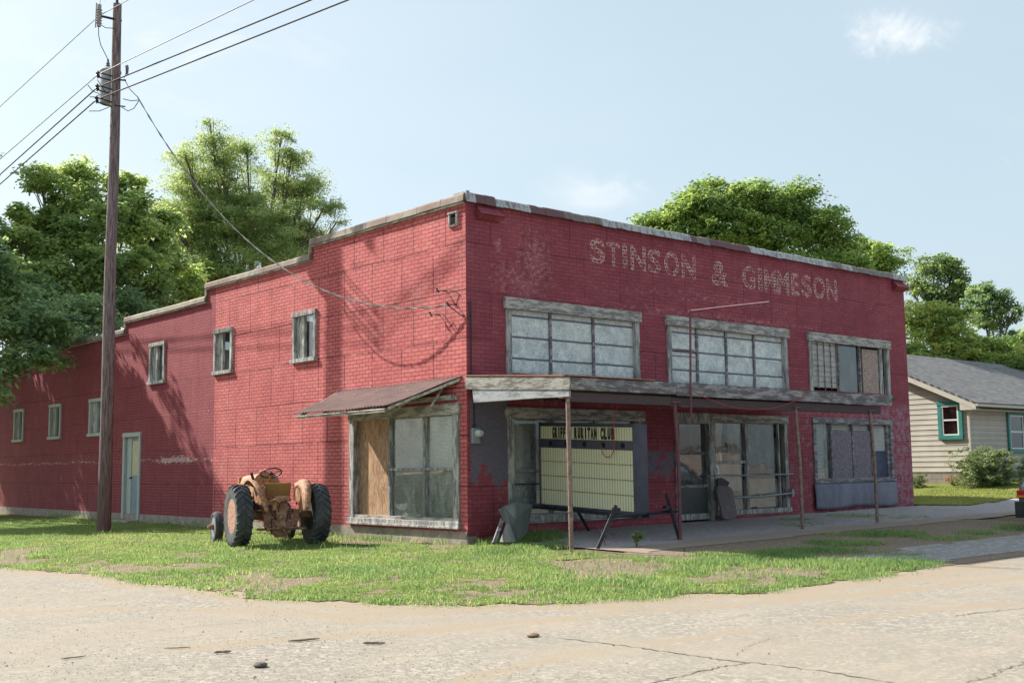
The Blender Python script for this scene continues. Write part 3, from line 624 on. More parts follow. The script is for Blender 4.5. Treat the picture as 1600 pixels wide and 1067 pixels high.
mb.build('debris',m_wooddk,ca)
for i,(xt,xb,t_) in enumerate(((-.06,-.03,m_pipe),(3.12,3.12,m_pipered),(7.43,7.45,m_pipe),(10.62,10.65,m_pipe))):
    zb=gz(xb,-3.2)-.05; mb=MB(); r=.045 if i==0 else .04
    mb.tube([(xt,-3.14 if i else -3.2,2.72),((xt+xb)/2+random.uniform(-.012,.012),-3.2,1.4),(xb,-3.2,zb)],r,12); 
    mb.tube([((xt*1.1+xb*.9)/2,-3.2,.55),(xb,-3.2,.5)],r+.008,12)
    p=mb.build('post',t_,ca,smooth=True); mb=MB(); mb.box(xt-.14,xt+.12,-3.22,-3.08,2.70,2.73); mb.build('cap_plate',m_rustred,p,bevel=.004)
# sign bracket pipe clamped to the canopy edge
mb=MB(); mb.tube([(3.46,-3.30,2.42),(3.48,-3.30,3.3),(3.52,-3.31,4.68)],.024,8); mb.tube([(3.52,-3.31,4.68),(3.52,-4.3,4.66),(3.52,-5.38,4.63)],.024,8); mb.tube([(3.52,-3.31,4.70),(3.52,-3.30,4.62)],.034,8); mb.tube([(3.44,-3.24,2.62),(3.20,-3.24,2.63)],.02,6); mb.box(3.41,3.52,-3.33,-3.25,2.40,2.46); mb.build('sign_bracket',m_pipered,ca,smooth=True)
# red cord slung under the canopy
mb=MB(); mb.tube([(3.6+4.3*t,-3.26,2.98-.42*math.sin(PI*t)**.8+.12*t) for t in [k/24 for k in range(25)]],.007,5); mb.build('cord',m_redcord,ca)
# -------- awning --------
P4=[(0,.14,3.36),(0,5.05,3.32),(-1.15,5.35,2.74),(-1.12,1.45,2.75)]
def aw(u,v):
    a=Vector(P4[0]).lerp(Vector(P4[1]),u); b=Vector(P4[3]).lerp(Vector(P4[2]),u); p=a.lerp(b,v)
    p.z+=.013*math.sin(u*5.0*2*PI/.16*1.0/1.0)+.012*math.sin(v*7+u*9)-.03*math.sin(v*PI)*u; return p
mb=MB(); mb.grid(aw,330,8); a_=mb.build('awning',m_rustred,B,smooth=True,solid=.004); a_['label']='rusty corrugated tin awning over the side display window'
mb=MB(); mb.tube([(-1.08,1.5,2.68),(-1.10,5.25,2.67)],.035,4); mb.box(-1.1,-1.05,1.5,5.2,2.62,2.70); mb.build('eave_board',m_woody,a_)
mb=MB()
for y,xx in ((5.1,-1.05),(4.1,-1.05),(3.1,-1.05),(2.1,-1.05),(1.3,-.85),(.7,-.42)): mb.prism([(0,y,3.24),(xx,y,2.66+(.03 if xx>-1 else 0)),(xx,y,2.72+(.03 if xx>-1 else 0)),(0,y,3.32)],(0,.045,0))
mb.prism([(-.02,.2,3.26),(-1.08,1.42,2.66),(-1.08,1.42,2.72),(-.02,.2,3.33)],(.03,.04,0)); mb.split('rafter',m_woody,a_)
mb=MB(); mb.box(-.16,-.06,.35,2.5,2.86,2.96); mb.box(-.06,-.002,.3,4.6,2.86,2.95); mb.build('header',m_woody,a_,bevel=.008)
# -------- meter and conduits at the corner --------
mb=MB(); mb.box(.08,.30,-.1,-.002,1.90,2.24); mt_=mb.build('electric_meter',m_steel,B,bevel=.012)
mb=MB(); mb.lathe([(.0,-.24),(.06,-.235),(.075,-.20),(.075,-.13),(.085,-.12),(.085,-.1)],20,'Y',Matrix.Translation((.21,0,2.12))); mb.build('dial',worn('meter glass',(.5,.55,.55),(.36,.4,.4),9,rough=.2),mt_,smooth=True)
mb=MB(); mb.tube([(.17,-.04,2.24),(.17,-.04,2.95),(.10,-.04,3.1),(.10,-.04,4.8),(.08,-.06,5.0)],.016,8); mb.lathe([(.02,0),(.03,.05),(.02,.1)],8,'Z',Matrix.Translation((.17,-.04,2.22))); mb.build('conduit',m_black,mt_,smooth=True)
mb=MB()
for y,z,dy in ((.41,4.95,.0),(.78,5.3,0),(1.04,4.8,0)):
    mb.tube([(-.0,y-.1,z-.02),(-.16,y,z)],.012,6); 
    for k in range(3): mb.lathe([(.02,0),(.034,.015),(.02,.03)],10,'Z',Matrix.Translation((-.16-.0*k,y+.03*k,z-.05+.035*k)))
mb.tube([(-.14,.45,4.93),(-.03,.2,4.72),(.0,.05,4.65),(.03,-.05,4.6),(.08,-.06,4.8)],.011,6)
mb.tube([(-.16,.78,5.3),(-.05,.35,5.25),(.02,.1,5.05),(.05,-.06,4.9)],.009,6); mb.tube([(-.16,1.04,4.8),(-.1,.7,4.78),(-.03,.3,4.3)],.008,6)
mb.build('insulator_bracket',m_black,B,smooth=True)
# -------- faded lettering --------
def letmat():
    M=Mt('worn cream lettering',.85,.2); s=M.sep(); p=M.comb(s[0],s[2],0.)
    wob=M.scl(M.noisec(1.3,p),(.022,.03,0)); b=M.brick(M.add(p,wob),.14,.086,.011,(0,0,0),(0,0,0),(1,1,1),smooth=.1)
    a=M.attr('rnd')[2]  # 1 = outline stroke
    keep=M.ramp(M.noise(5,8,.75,vec=p),.40,.60); k=M.math('MAXIMUM',M.math('MULTIPLY',b[1],.9),M.math('MULTIPLY',a,.72))
    k=M.math('MULTIPLY',k,M.math('ADD',.12,M.math('MULTIPLY',keep,.75)))
    M.fin((.80,.63,.54)); t=M.t; tr=t.nodes.new('ShaderNodeBsdfTransparent'); mx=t.nodes.new('ShaderNodeMixShader')
    t.links.new(k,mx.inputs[0]); t.links.new(tr.outputs[0],mx.inputs[1]); t.links.new(M.b.outputs[0],mx.inputs[2]); t.links.new(mx.outputs[0],M.out.inputs[0]); return M.m
m_let=letmat()
def glyph(ch,off=0.):
    cu=bpy.data.curves.new('t','FONT'); cu.body=ch; cu.offset=off; cu.fill_mode='BOTH'; cu.resolution_u=6
    o=bpy.data.objects.new('t',cu); col.objects.link(o); bpy.context.view_layer.update()
    me=bpy.data.meshes.new_from_object(o.evaluated_get(bpy.context.evaluated_depsgraph_get()))
    V=[v.co.copy() for v in me.vertices]; F=[tuple(p.vertices) for p in me.polygons]
    bpy.data.objects.remove(o); bpy.data.curves.remove(cu); bpy.data.meshes.remove(me)
    xs=[v.x for v in V]; ys=[v.y for v in V]; return V,F,min(xs),max(xs),min(ys),max(ys)
def put_glyph(mb,ch,x0,x1,z0,z1,fn,thin=.0):
    V,F,a,b,c,d=glyph(ch,thin)
    if ch=='I': 
        pass
    mb.add([fn(x0+(v.x-a)/(b-a)*(x1-x0),z0+(v.y-c)/(d-c)*(z1-z0)) for v in V],F)
    # outline stroke
    from collections import Counter
    cnt=Counter(); 
    for f in F:
        for i in range(len(f)): cnt[tuple(sorted((f[i],f[(i+1)%len(f)])))]+=1
    return [( (x0+(V[e[0]].x-a)/(b-a)*(x1-x0),z0+(V[e[0]].y-c)/(d-c)*(z1-z0)),(x0+(V[e[1]].x-a)/(b-a)*(x1-x0),z0+(V[e[1]].y-c)/(d-c)*(z1-z0))) for e,n in cnt.items() if n==1]
LET=[('S',922.5,944,374,411),('T',948,968,380,415.5),('I',973,979,382,418),('N',985.5,1008,385.5,423),('S',1012.5,1031.6,390.5,426),('O',1038,1060,394.5,431),('N',1065,1086,399,436)]
LET2=[('&',1112,1136,409,446)]
LET3=[('G',1160,1179,416.5,451),('I',1184.5,1190,420,454),('M',1194,1212,421,457),('M',1214.5,1232,425,460),('E',1236.5,1247.5,428,461),('S',1252,1267,431,463.5),('O',1271,1288,433.5,466.5),('N',1291.5,1307,437.5,470)]
for L in (LET,LET2,LET3):
    mb=MB()
    for ch,pa,pb,pt,pq in L:
        A=at_y((pa+pb)/2,(pt+pq)/2,0); xa=at_y(pa,(pt+pq)/2,0).x; xb=at_y(pb,(pt+pq)/2,0).x; zt=at_y((pa+pb)/2,pt,0).z; zb=at_y((pa+pb)/2,pq,0).z
        mb.cur=0.; es=put_glyph(mb,ch,xa,xb,zb,zt,lambda x,z:(x,-.006,z),.012); mb.cur=1.
        for (a0,b0),(a1,b1) in es:
            d=Vector((a1-a0,b1-b0)); 
            if d.length<1e-5: continue
            n=Vector((-d.y,d.x)).normalized()*.009
            mb.add([(a0-n.x,-.009,b0-n.y),(a1-n.x,-.009,b1-n.y),(a1+n.x,-.009,b1+n.y),(a0+n.x,-.009,b0+n.y)],[(0,1,2,3)])
    mb.build('lettering',m_let,B,rnd=True)
# ================= GROUND =================
def axis_pts(lo,hi,step,far):
    a=list(np.arange(lo,hi+1e-6,step)); 
    d=step*1.5; x=hi
    while x<far: x+=d; a.append(x); d*=1.25
    d=step*1.5; x=lo
    while x>-far: x-=d; a.insert(0,x); d*=1.25
    return np.array(a)
def gridmesh(name,xs,ys,mat,dz,keep=None,attrs=None,rough=0.,zf=g):
    X,Y=np.meshgrid(xs,ys); Z=zf(X,Y)+dz
    if rough: Z=Z+rough*(fbm(X,Y,3.,5,3)-.5)
    V=np.stack([X.ravel(),Y.ravel(),Z.ravel()],1); nx=len(xs); I,J=np.meshgrid(np.arange(nx-1),np.arange(len(ys)-1)); a=(J*nx+I).ravel(); F=np.stack([a,a+1,a+1+nx,a+nx],1)
    if keep is not None:
        cx=(X[:-1,:-1]+X[1:,1:])/2; cy=(Y[:-1,:-1]+Y[1:,1:])/2; F=F[keep(cx,cy).ravel()]
        u=np.unique(F); mp=np.zeros(len(V),int); mp[u]=np.arange(len(u)); V=V[u]; F=mp[F]; X=X.ravel()[u]; Y=Y.ravel()[u]
    return npmesh(name,V,F,mat,attrs={k:f(V[:,0],V[:,1]) for k,f in (attrs or {}).items()},smooth=True)
def px_poly(pts): return [tuple(at_g(*p)[:2]) for p in pts]
LAWN=px_poly([(-80,900),(0,884),(60,890),(110,893),(160,897),(200,903),(240,912),(300,914),(340,922),(395,932),(440,936),(520,937),(560,941),(640,943),(720,945),(800,941),(860,944),(930,937),(1000,938),(1050,930),(1110,926),(1180,927),(1230,916),(1290,910),(1350,903),(1400,896),(1440,886),(1462,880),(1400,878),(1340,881),(1300,880),(1240,873),(1180,874),(1120,880),(1060,885),(1030,880),(1000,868),(900,866)])
LAWN=LAWN+[(.75,-.35),(.75,-.02),(0,-.02),(-.04,-.02),(-.04,40),(-12,40)]
BARE=[px_poly(q) for q in ([(-40,862),(40,858),(62,868),(50,884),(0,884),(-60,884)],[(95,893),(190,884),(240,889),(290,902),(270,911),(200,903)],[(345,902),(400,893),(455,896),(490,905),(455,918),(400,924),(350,915)],[(845,880),(930,874),(985,872),(1040,880),(1030,894),(960,900),(900,896)],[(720,932),(760,920),(800,926),(790,938)],[(1040,905),(1150,893),(1250,884),(1300,890),(1200,904),(1080,915)])]
BARE.append([(-1.0,.3),(-.05,.2),(-.05,4.2),(-.7,4.2),(-1.3,2.3)])
def bare_amt(x,y):
    j=(fbm(x,y,1.3,31,5)-.5)*2.6; k=(fbm(x,y,1.3,67,5)-.5)*2.6; r=np.zeros(x.shape)
    for P_ in BARE: r=np.maximum(r,pip(x+j,y+k,P_).astype(float))
    return r
def segdist(x,y,pl):
    d=np.full(x.shape,1e9)
    for (a,b),(c,e) in zip(pl[:-1],pl[1:]):
        L=(c-a)**2+(e-b)**2+1e-9; t=np.clip(((x-a)*(c-a)+(y-b)*(e-b))/L,0,1); d=np.minimum(d,np.hypot(x-a-t*(c-a),y-b-t*(e-b)))
    return d
EDGE=LAWN[:29]
def groundmat(name,base,c2,stone,sc=60.,dirt=None,patch=None,seams=False):
    M=Mt(name,.92,.15); P=M.P
    f=M.noise(sc,4,.8); c=M.mix(M.ramp(f,.35,.66),base,c2)
    c=M.mix(M.ramp(M.sep(M.vor(sc*.8).outputs['Color'])[2],0,1,0,.55),c,tuple(q*.45 for q in base)); c=M.mix(M.ramp(M.sep(M.vor(sc*.8,M.add(P,(9,9,0))).outputs['Color'])[2],.6,1,0,.6),c,tuple(min(1,q*1.4) for q in base)); v=M.vor(sc*1.6); sv=M.math('MULTIPLY',M.ramp(M.sep(v.outputs['Color'])[0],.78,.86),M.math('SUBTRACT',1.,M.ramp(v.outputs[0],.25,.45))); c=M.mix(M.math('MULTIPLY',sv,.8),c,stone)
    v2=M.vor(sc*.6,M.add(P,(3.3,1.7,0))); s2=M.math('MULTIPLY',M.ramp(M.sep(v2.outputs['Color'])[1],.86,.92),M.math('SUBTRACT',1.,M.ramp(v2.outputs[0],.2,.4))); c=M.mix(M.math('MULTIPLY',s2,.55),c,tuple(min(1,q*1.55) for q in base))
    if patch: c=M.mix(M.ramp(M.noise(.35,5,.6),.42,.62,0,.8),c,patch)
    c=M.mix(M.ramp(M.noise(1.7,6,.7,off=(4,4,0)),.35,.75,0,.45),c,tuple(q*.62 for q in base)); c=M.mix(M.ramp(M.noise(sc*3,3,.8),.3,.7,0,.5),c,tuple(q*.5 for q in base)); c=M.mix(M.ramp(M.noise(1.1,7,.75,stretch=(.35,1.6,1),off=(2,9,0)),.52,.68,0,.5),c,patch or c2)
    if dirt:
        a=M.attr('dirt')[2]; dm=M.ramp(M.math('ADD',a,M.math('MULTIPLY',M.math('SUBTRACT',M.noise(1.4,6,.7),.5),.9)),.35,.75)
        c=M.mix(M.math('MULTIPLY',dm,.9),c,M.mix(f,tuple(q*.7 for q in dirt),dirt))
    return M.fin(c,normal=M.bump(M.math('ADD',f,M.math('MULTIPLY',sv,.6)),.006,.75))
m_ground=groundmat('dry ground',(.22,.16,.10),(.10,.12,.05),(.08,.07,.05),30)
m_road=groundmat('worn asphalt road',(.39,.355,.305),(.265,.24,.208),(.14,.125,.11),26,dirt=(.36,.295,.22),patch=(.36,.31,.25))
m_gravel=groundmat('pale gravel',(.42,.40,.385),(.22,.205,.20),(.12,.11,.11),14)
m_walk=groundmat('cracked concrete',(.48,.44,.45),(.34,.31,.32),(.18,.16,.165),14,dirt=(.33,.26,.21),patch=(.37,.33,.335))
m_soil=groundmat('bare soil',(.31,.235,.175),(.19,.14,.105),(.10,.075,.06),26)
m_turf=Mt('turf base',.95,.1); m_turf=m_turf.fin(m_turf.mix(m_turf.ramp(m_turf.noise(9,6,.7),.35,.65),(.13,.17,.035),(.20,.21,.055)),normal=m_turf.bump(m_turf.noise(30,5,.7),.03,1.))
xs=axis_pts(-24,34,.5,900); ys=axis_pts(-24,44,.5,900)
tag(gridmesh('ground',xs,ys,m_ground,-.02),kind='structure')
def roadmask(x,y):
    return ((y<-6.6+(fbm(x,x*0,.5,3,3)-.5)*.6))|(x<-6.2)
def dirtamt(x,y):
    d=segdist(x,y,EDGE); far=np.clip((x+3)/9,0,1)
    a=np.clip(1.0-d/(.9+1.9*far+.7*fbm(x,y,.5,9,3)),0,1)
    for T_,w__ in TRK: a=np.maximum(a,.85*np.clip(1-segdist(x,y,T_)/w__,0,1))
    return a
TRK=[(px_poly([(250,1015),(450,998),(650,985),(850,968),(1100,948),(1350,928),(1700,890)]),.55),(px_poly([(480,962),(640,958),(820,950),(1000,948)]),.5),(px_poly([(700,1067),(900,1020),(1300,968),(1700,930)]),.35),(px_poly([(-50,960),(200,948),(450,955),(600,975)]),.4)]
rx=axis_pts(-22,30,.25,500); ry=axis_pts(-22,20,.25,500)
tag(gridmesh('road',rx,ry,m_road,-.004,keep=lambda x,y: roadmask(x,y)&(y<300),attrs={'dirt':dirtamt}),kind='structure')
# dirt shoulder between lawn and road front of the walk, with worn ruts
jit=lambda x,y,a,s,sd: (fbm(x,y,s,sd,4)-.5)*a
WALK=[(.72,-.02),(.72,-4.35),(20.5,-4.0),(60,-4.0),(60,-.9),(18.5,-.5),(18.2,-.02)]
tag(gridmesh('sidewalk',np.arange(.5,60,.2),np.arange(-4.6,.1,.15),m_walk,.012,keep=lambda x,y: pip(x,y+jit(x,y,.3,1.5,8),WALK)&((y<-.0)),attrs={'dirt':lambda x,y: ss(-y,2.4,4.4)+.25*fbm(x,y,.8,2,3)}),kind='structure')
GRAV=px_poly([(1300,880),(1360,868),(1420,857),(1500,846),(1600,833),(1760,812),(1760,840),(1600,861),(1500,873),(1440,883),(1380,880)])
tag(gridmesh('gravel_drive',np.arange(0,34,.15),np.arange(-12,-3,.15),m_gravel,.010,keep=lambda x,y: pip(x+jit(x,y,.5,1.5,21),y+jit(x,y,.4,1.5,22),GRAV)),kind='structure')
tag(gridmesh('bare_soil',np.arange(-11,14,.2),np.arange(-11.0,-3.8,.2),m_soil,.004,keep=lambda x,y: (pip(x+jit(x,y,.7,1.,41),y+jit(x,y,.5,1.,42),[(-7.5,-10.3),(14,-10.3),(14,-4),(-2,-4)]+[(-7.5,-5)]) if False else ((y<-4.1)&(y>-9.3)&(x>-1.5)&(x<14+jit(x,y,2,1,4))))),kind='structure')
inl=lambda x,y: pip(x+jit(x,y,.55,2.2,51),y+jit(x,y,.55,2.2,52),LAWN)&((x<-.03)|(y<-.03))
tag(gridmesh('lawn_soil',np.arange(-16,3,.12),np.arange(-11.6,40,.12),m_soil,.004,keep=inl,rough=.0),kind='structure')
tag(gridmesh('lawn_turf',np.arange(-16,3,.1),np.arange(-11.6,40,.1),m_turf,.007,keep=lambda x,y: inl(x,y)&(bare_amt(x,y)<.5)&(fbm(x,y,2.2,91,3)>.36),rough=.0),kind='structure')
# cracks sealed in the asphalt
m_crack=Mt('crack filler',.9,.1).fin((.17,.152,.135))
mb=MB()
for pl,wd in (([(860,994),(930,1003),(1000,1011),(1060,1020),(1130,1030),(1200,1037),(1300,1050),(1420,1069),(1500,1085)],.035),([(1170,1034),(1120,1042),(1060,1056),(1000,1070),(960,1085)],.03),([(1492,961),(1530,957),(1600,949),(1700,938)],.03),([(1500,1072),(1530,1060),(1555,1054),(1565,1046),(1600,1034),(1680,1020)],.02),([(1150,1022),(1165,1010),(1185,1003),(1210,996),(1250,990)],.008),([(230,985),(330,975),(420,970)],.01)):
    pts=[]
    for a,b in zip(pl[:-1],pl[1:]):
        for k in range(8): t=k/8; q=at_g(a[0]+(b[0]-a[0])*t,a[1]+(b[1]-a[1])*t); pts.append(Vector((q.x+random.uniform(-.03,.03),q.y+random.uniform(-.03,.03),q.z+.001)))
    for a,b in zip(pts[:-1],pts[1:]):
        d=(b-a); n=Vector((-d.y,d.x,0)).normalized()*wd*random.uniform(.12,.4); mb.add([a-n,b-n,b+n,a+n],[(0,1,2,3)])
tag(mb.build('road_crack',m_crack),kind='structure')
# ---- grass blades ----
def leafmat(name,stops,trans=.35,rough=.6):
    M=Mt(name,rough,.25); r=M.attr('rnd')[2]; t=M.t
    cr=t.nodes.new('ShaderNodeValToRGB'); e=cr.color_ramp.elements
    for i,(p,c) in enumerate(stops):
        q=e[i] if i<2 else e.new(p); q.position=p; q.color=(*c,1)
    t.links.new(r,cr.inputs[0]); M.fin(cr.outputs[0])
    tr=t.nodes.new('ShaderNodeBsdfTranslucent'); h=t.nodes.new('ShaderNodeHueSaturation'); h.inputs['Value'].default_value=2.0; h.inputs['Hue'].default_value=.485; t.links.new(cr.outputs[0],h.inputs['Color']); t.links.new(h.outputs[0],tr.inputs[0])
    mx=t.nodes.new('ShaderNodeMixShader'); mx.inputs[0].default_value=trans; t.links.new(M.b.outputs[0],mx.inputs[1]); t.links.new(tr.outputs[0],mx.inputs[2]); t.links.new(mx.outputs[0],M.out.inputs[0]); return M.m
m_grass=leafmat('grass blades',[(0,(.05,.12,.045)),(1,(.35,.34,.18)),(.5,(.145,.24,.08)),(.86,(.26,.33,.12))],.45)
def blades(name,x,y,h,w,mat,seed=1,lean=.45,zoff=0.,parent=None):
    r=np.random.default_rng(seed); n=len(x); z=g(x,y)+zoff; a=r.uniform(0,2*PI,n); dx=np.cos(a)*w/2; dy=np.sin(a)*w/2
    b=r.uniform(0,2*PI,n); l=h*r.uniform(.1,lean,n); lx=np.cos(b)*l; ly=np.sin(b)*l
    p0=np.stack([x-dx,y-dy,z],1); p1=np.stack([x+dx,y+dy,z],1); p2=np.stack([x+dx*.7+lx*.45,y+dy*.7+ly*.45,z+h*.6],1); p3=np.stack([x-dx*.7+lx*.45,y-dy*.7+ly*.45,z+h*.6],1); p4=np.stack([x+lx,y+ly,z+h*(1-.3*l/h)],1)
    V=np.stack([p0,p1,p2,p3,p4,p4+np.stack([dx*.1,dy*.1,0*z],1)],1).reshape(-1,3); k=np.arange(n)*6
    F=np.concatenate([np.stack([k,k+1,k+2,k+3],1),np.stack([k+3,k+2,k+5,k+4],1)]); 
    rv=np.clip(.42*fbm(x,y,.9,3,4)*1.3+.25*vnoise(x,y,4.,9)+r.uniform(-.1,.45,n),0,1)
    return npmesh(name,V,F,mat,parent,attrs={'rnd':np.repeat(rv,6)})
N_=560000
X=rng.uniform(-14,2.5,N_); Y=-11.4+(rng.uniform(0,1,N_)**1.25)*36
k=inl(X,Y)&(X>-13); X,Y=X[k],Y[k]
ba=bare_amt(X,Y); dn=fbm(X,Y,2.2,91,3); k=((ba<.5)&(dn>.345))|(rng.uniform(0,1,len(X))<.16); X,Y=X[k],Y[k]
cl=fbm(X,Y,1.1,77,3); hh=(.022+.062*ss(cl,.35,.8))*rng.uniform(.5,1.3,len(X))
wallside=np.exp(-np.abs(X)/.25)*(Y>0); hh*=1+.9*wallside*ss(fbm(X,Y,1.5,5,2),.3,.7)
hh*=1+.5*np.exp(-((X+2.0)**2+(Y-4.5)**2)/2.5)
hh*=1+.8*ss(X,-2.5,-.2)*ss(-Y,0,2)*ss(Y,-5.,-4)
tag(blades('lawn_grass',X,Y,hh,rng.uniform(.007,.017,len(X)),m_grass,2,.95,.01),kind='stuff')
# tufts in the cracks of the walk and on the shoulder
tx=[];ty=[];th=[]
for (px_,py_,rx_,ry_,n,h) in [(1150,869,62,4,2600,.07),(1235,862,50,4,1600,.06),(1205,872,60,5,1800,.08),(1320,850,60,4,1800,.07),(1385,836,60,4,2200,.09),(1300,836,12,2,200,.05),(1240,812,25,2,400,.04),(1480,842,50,3,900,.05),(1530,833,35,3,700,.06),(1290,862,60,4,1300,.06),(1395,808,60,3,900,.03),(1330,806,45,3,900,.03),(1250,802,14,2,200,.04),(1580,826,22,4,800,.07),(1110,880,70,4,1800,.08),(1030,875,30,3,500,.05),(1255,820,40,3,300,.04),
      (832,838,48,10,2600,.13),(845,822,14,6,700,.18),(780,846,60,7,2600,.13),(870,852,18,6,500,.08),(1330,884,110,7,5200,.09),(1420,882,40,5,1500,.08),(1400,867,45,3,350,.05)]:
    a=rng.uniform(0,2*PI,n); rr=np.sqrt(rng.uniform(0,1,n)); jx=px_+rx_*rr*np.cos(a); jy=py_+ry_*rr*np.sin(a)
    for i in range(n):
        p=at_g(jx[i],jy[i]) if i%12==0 else None
        if p is not None: bp=p; sx=.16 
        if bp.y>-.08 and bp.x>0: continue
        tx.append(bp.x+rng.normal(0,.13)); ty.append(min(bp.y+rng.normal(0,.12),99 if bp.x<0 else -.03)); th.append(h*rng.uniform(.4,1.4))
tx=np.array(tx);ty=np.array(ty); th=np.array(th)
ex=[];ey=[]
for (a,b),(c,d) in zip(EDGE[:-1],EDGE[1:]):
    n=int(520*math.hypot(c-a,d-b)); t=rng.uniform(0,1,n); ex+=list(a+(c-a)*t+rng.normal(0,.16,n)); ey+=list(b+(d-b)*t+rng.normal(0,.16,n))
ex=np.array(ex); ey=np.array(ey); k=fbm(ex,ey,1.8,19,3)>.46; ex,ey=ex[k],ey[k]
tx=np.concatenate([tx,ex]); ty=np.concatenate([ty,ey]); th=np.concatenate([th,rng.uniform(.02,.055,len(ex))])
wx=rng.uniform(-12,1.5,4200); wy=rng.uniform(-9.5,14,4200); k=inl(wx,wy)&(fbm(wx,wy,.9,123,3)>.5); wx,wy=wx[k],wy[k]
tx=np.concatenate([tx,wx,-2.6+rng.normal(0,1.0,900),rng.normal(-.12,.1,1500)]); ty=np.concatenate([ty,wy,3.9+rng.normal(0,.9,900),rng.uniform(0,25,1500)]); th=np.concatenate([th,rng.uniform(.08,.2,len(wx)),rng.uniform(.08,.2,900),rng.uniform(.05,.22,1500)])
k=~((tx>-.06)&(ty>-.06)); tx,ty,th=tx[k],ty[k],th[k]
tag(blades('walk_grass',tx,ty,th,rng.uniform(.008,.016,len(tx)),m_grass,5,.8,.01),kind='stuff')
# neighbour's lawn
LN2=[(18.3,-.2),(19,-1.2),(22,-1.6),(60,-1.0),(60,30),(18.3,30)]
tag(gridmesh('neighbour_lawn',np.arange(18,60,.25),np.arange(-2,30,.25),m_turf,.03,keep=lambda x,y: pip(x,y+jit(x,y,.5,1.2,8),LN2)),kind='structure')
X=rng.uniform(18.2,34,90000); Y=rng.uniform(-1.6,3.2,90000); k=pip(X,Y,LN2)&(Y<2+.0*X); X,Y=X[k],Y[k]
m_grass2=leafmat('mown grass',[(0,(.13,.18,.05)),(1,(.34,.33,.13)),(.5,(.22,.27,.075))],.45)
tag(blades('mown_grass',X,Y,rng.uniform(.03,.07,len(X)),rng.uniform(.015,.03,len(X)),m_grass2,8,.8,.03),kind='stuff')
# loose stones on the road
m_stone=Mt('loose stone',.85,.2); m_stone=m_stone.fin(m_stone.mix(m_stone.attr('rnd')[2],(.16,.135,.11),(.40,.34,.28)))
mb=MB(); ico=[(0,0,1),(.9,0,.3),(.28,.85,.3),(-.73,.53,.3),(-.73,-.53,.3),(.28,-.85,.3),(0,0,-.4)]; ifc=[(0,1,2),(0,2,3),(0,3,4),(0,4,5),(0,5,1),(1,6,2),(2,6,3),(3,6,4),(4,6,5),(5,6,1)]
for i in range(5200):
    u=random.random(); px_=random.uniform(-20,1620); py_=random.uniform(945,1065) if px_>400 else random.uniform(905,1065)
    if px_>420+ (py_-940)*4 and random.random()<.88: continue
    p=at_g(px_,py_); s=random.uniform(.002,.0075)*(1.9 if random.random()<.03 else 1); a=random.uniform(0,6.28); mb.cur=random.random()
    mb.add([(p.x+s*(v[0]*math.cos(a)-v[1]*math.sin(a))*1.3,p.y+s*(v[0]*math.sin(a)+v[1]*math.cos(a)),p.z+s*v[2]*.7) for v in ico],ifc)
tag(mb.build('road_gravel',m_stone,rnd=True),kind='stuff')
# ================= READERBOARD SIGN =================
S=thing('readerboard_sign','large black portable readerboard with cream panels and black letters on angled legs under the porch','sign',(1.95,-1.6,gz(1.95,-1.6)))
S0=Vector(S.location); tiltf=lambda y,z: z+ .045*(y+1.6)   # rises toward the wall
def sp(x,y,z): return (x-S0.x,y-S0.y,tiltf(y,z)-S0.z)
def sbox(mb,x0,x1,y0,y1,z0,z1):
    p=[sp(x,y,z) for z in (z0,z1) for y in (y0,y1) for x in (x0,x1)]; mb.add(p,[(0,2,3,1),(4,5,7,6),(0,1,5,4),(2,6,7,3),(0,4,6,2),(1,3,7,5)]); return mb
YA,YB=-3.06,-.16; ZB,ZT=.46,2.32
def cab(mb):
    sbox(mb,1.97,2.34,YA,YB,ZB,ZT); return mb
M_=Mt('navy black cabinet',.45,.4); m_cab=M_.fin(M_.mix(M_.ramp(M_.noise(3,5,.6),.35,.7),(.030,.032,.055),(.055,.055,.08)))
cab(MB()).build('cabinet',m_cab,S,bevel=.012)
mb=MB(); f=.045
for a in ((YA,YB,ZB,ZB+f),(YA,YB,ZT-f,ZT),(YA,YA+f,ZB+f,ZT-f),(YB-f,YB,ZB+f,ZT-f)): sbox(mb,1.925,1.972,*a)
mb.build('frame',m_cab,S,bevel=.006)
zf=lambda t: ZB+(ZT-ZB)*t
def ribmat():
    M=Mt('ribbed cream plastic',.55,.35); s=M.sep(); l=M.math('SINE',M.math('MULTIPLY',s[1],2*PI/.075)); c=M.mix(M.ramp(l,.3,1.),(.62,.61,.42),(.33,.34,.24))
    c=M.mix(M.ramp(M.noise(2.2,5,.65),.45,.75,0,.5),c,(.62,.52,.34)); c=M.mix(M.ramp(M.noise(20,4,.8),.62,.7,0,.6),c,(.2,.18,.12)); return M.fin(c,normal=M.bump(l,.004,.7))
m_rib=ribmat()
for z0,z1 in ((zf(.805),zf(.955)),(zf(.03),zf(.70))):
    mb=MB(); sbox(mb,1.945,1.965,YA+f,YB-f,z0,z1); mb.build('panel',m_rib,S)
mb=MB(); sbox(mb,1.935,1.968,YA+f,YB-f,zf(.70),zf(.805)); band=mb.build('band',m_cab,S)
mb=MB()
for t in (.5,.7,.90,.30,.12):
    y=YB-f-(YB-YA-2*f)*t; z=tiltf(y,zf(.752)); mb.lathe([(.05,-.012),(.056,-.012),(.056,.0),(.0,.0)],20,'X',Matrix.Translation((1.935-S0.x,y-S0.y,z-S0.z)))
mb.build('lamp_holes',m_dark,S)
mb=MB()
for t in (.20,.365,.535): sbox(mb,1.932,1.947,YA+f+.02,YB-f-.02,zf(t),zf(t)+.018)
mb.build('letter_rail',worn('grimy clear rail',(.20,.20,.14),(.36,.36,.26),14),S)
m_ltr=worn('black plastic letters',(.018,.014,.016),(.03,.025,.025),9,rough=.5)
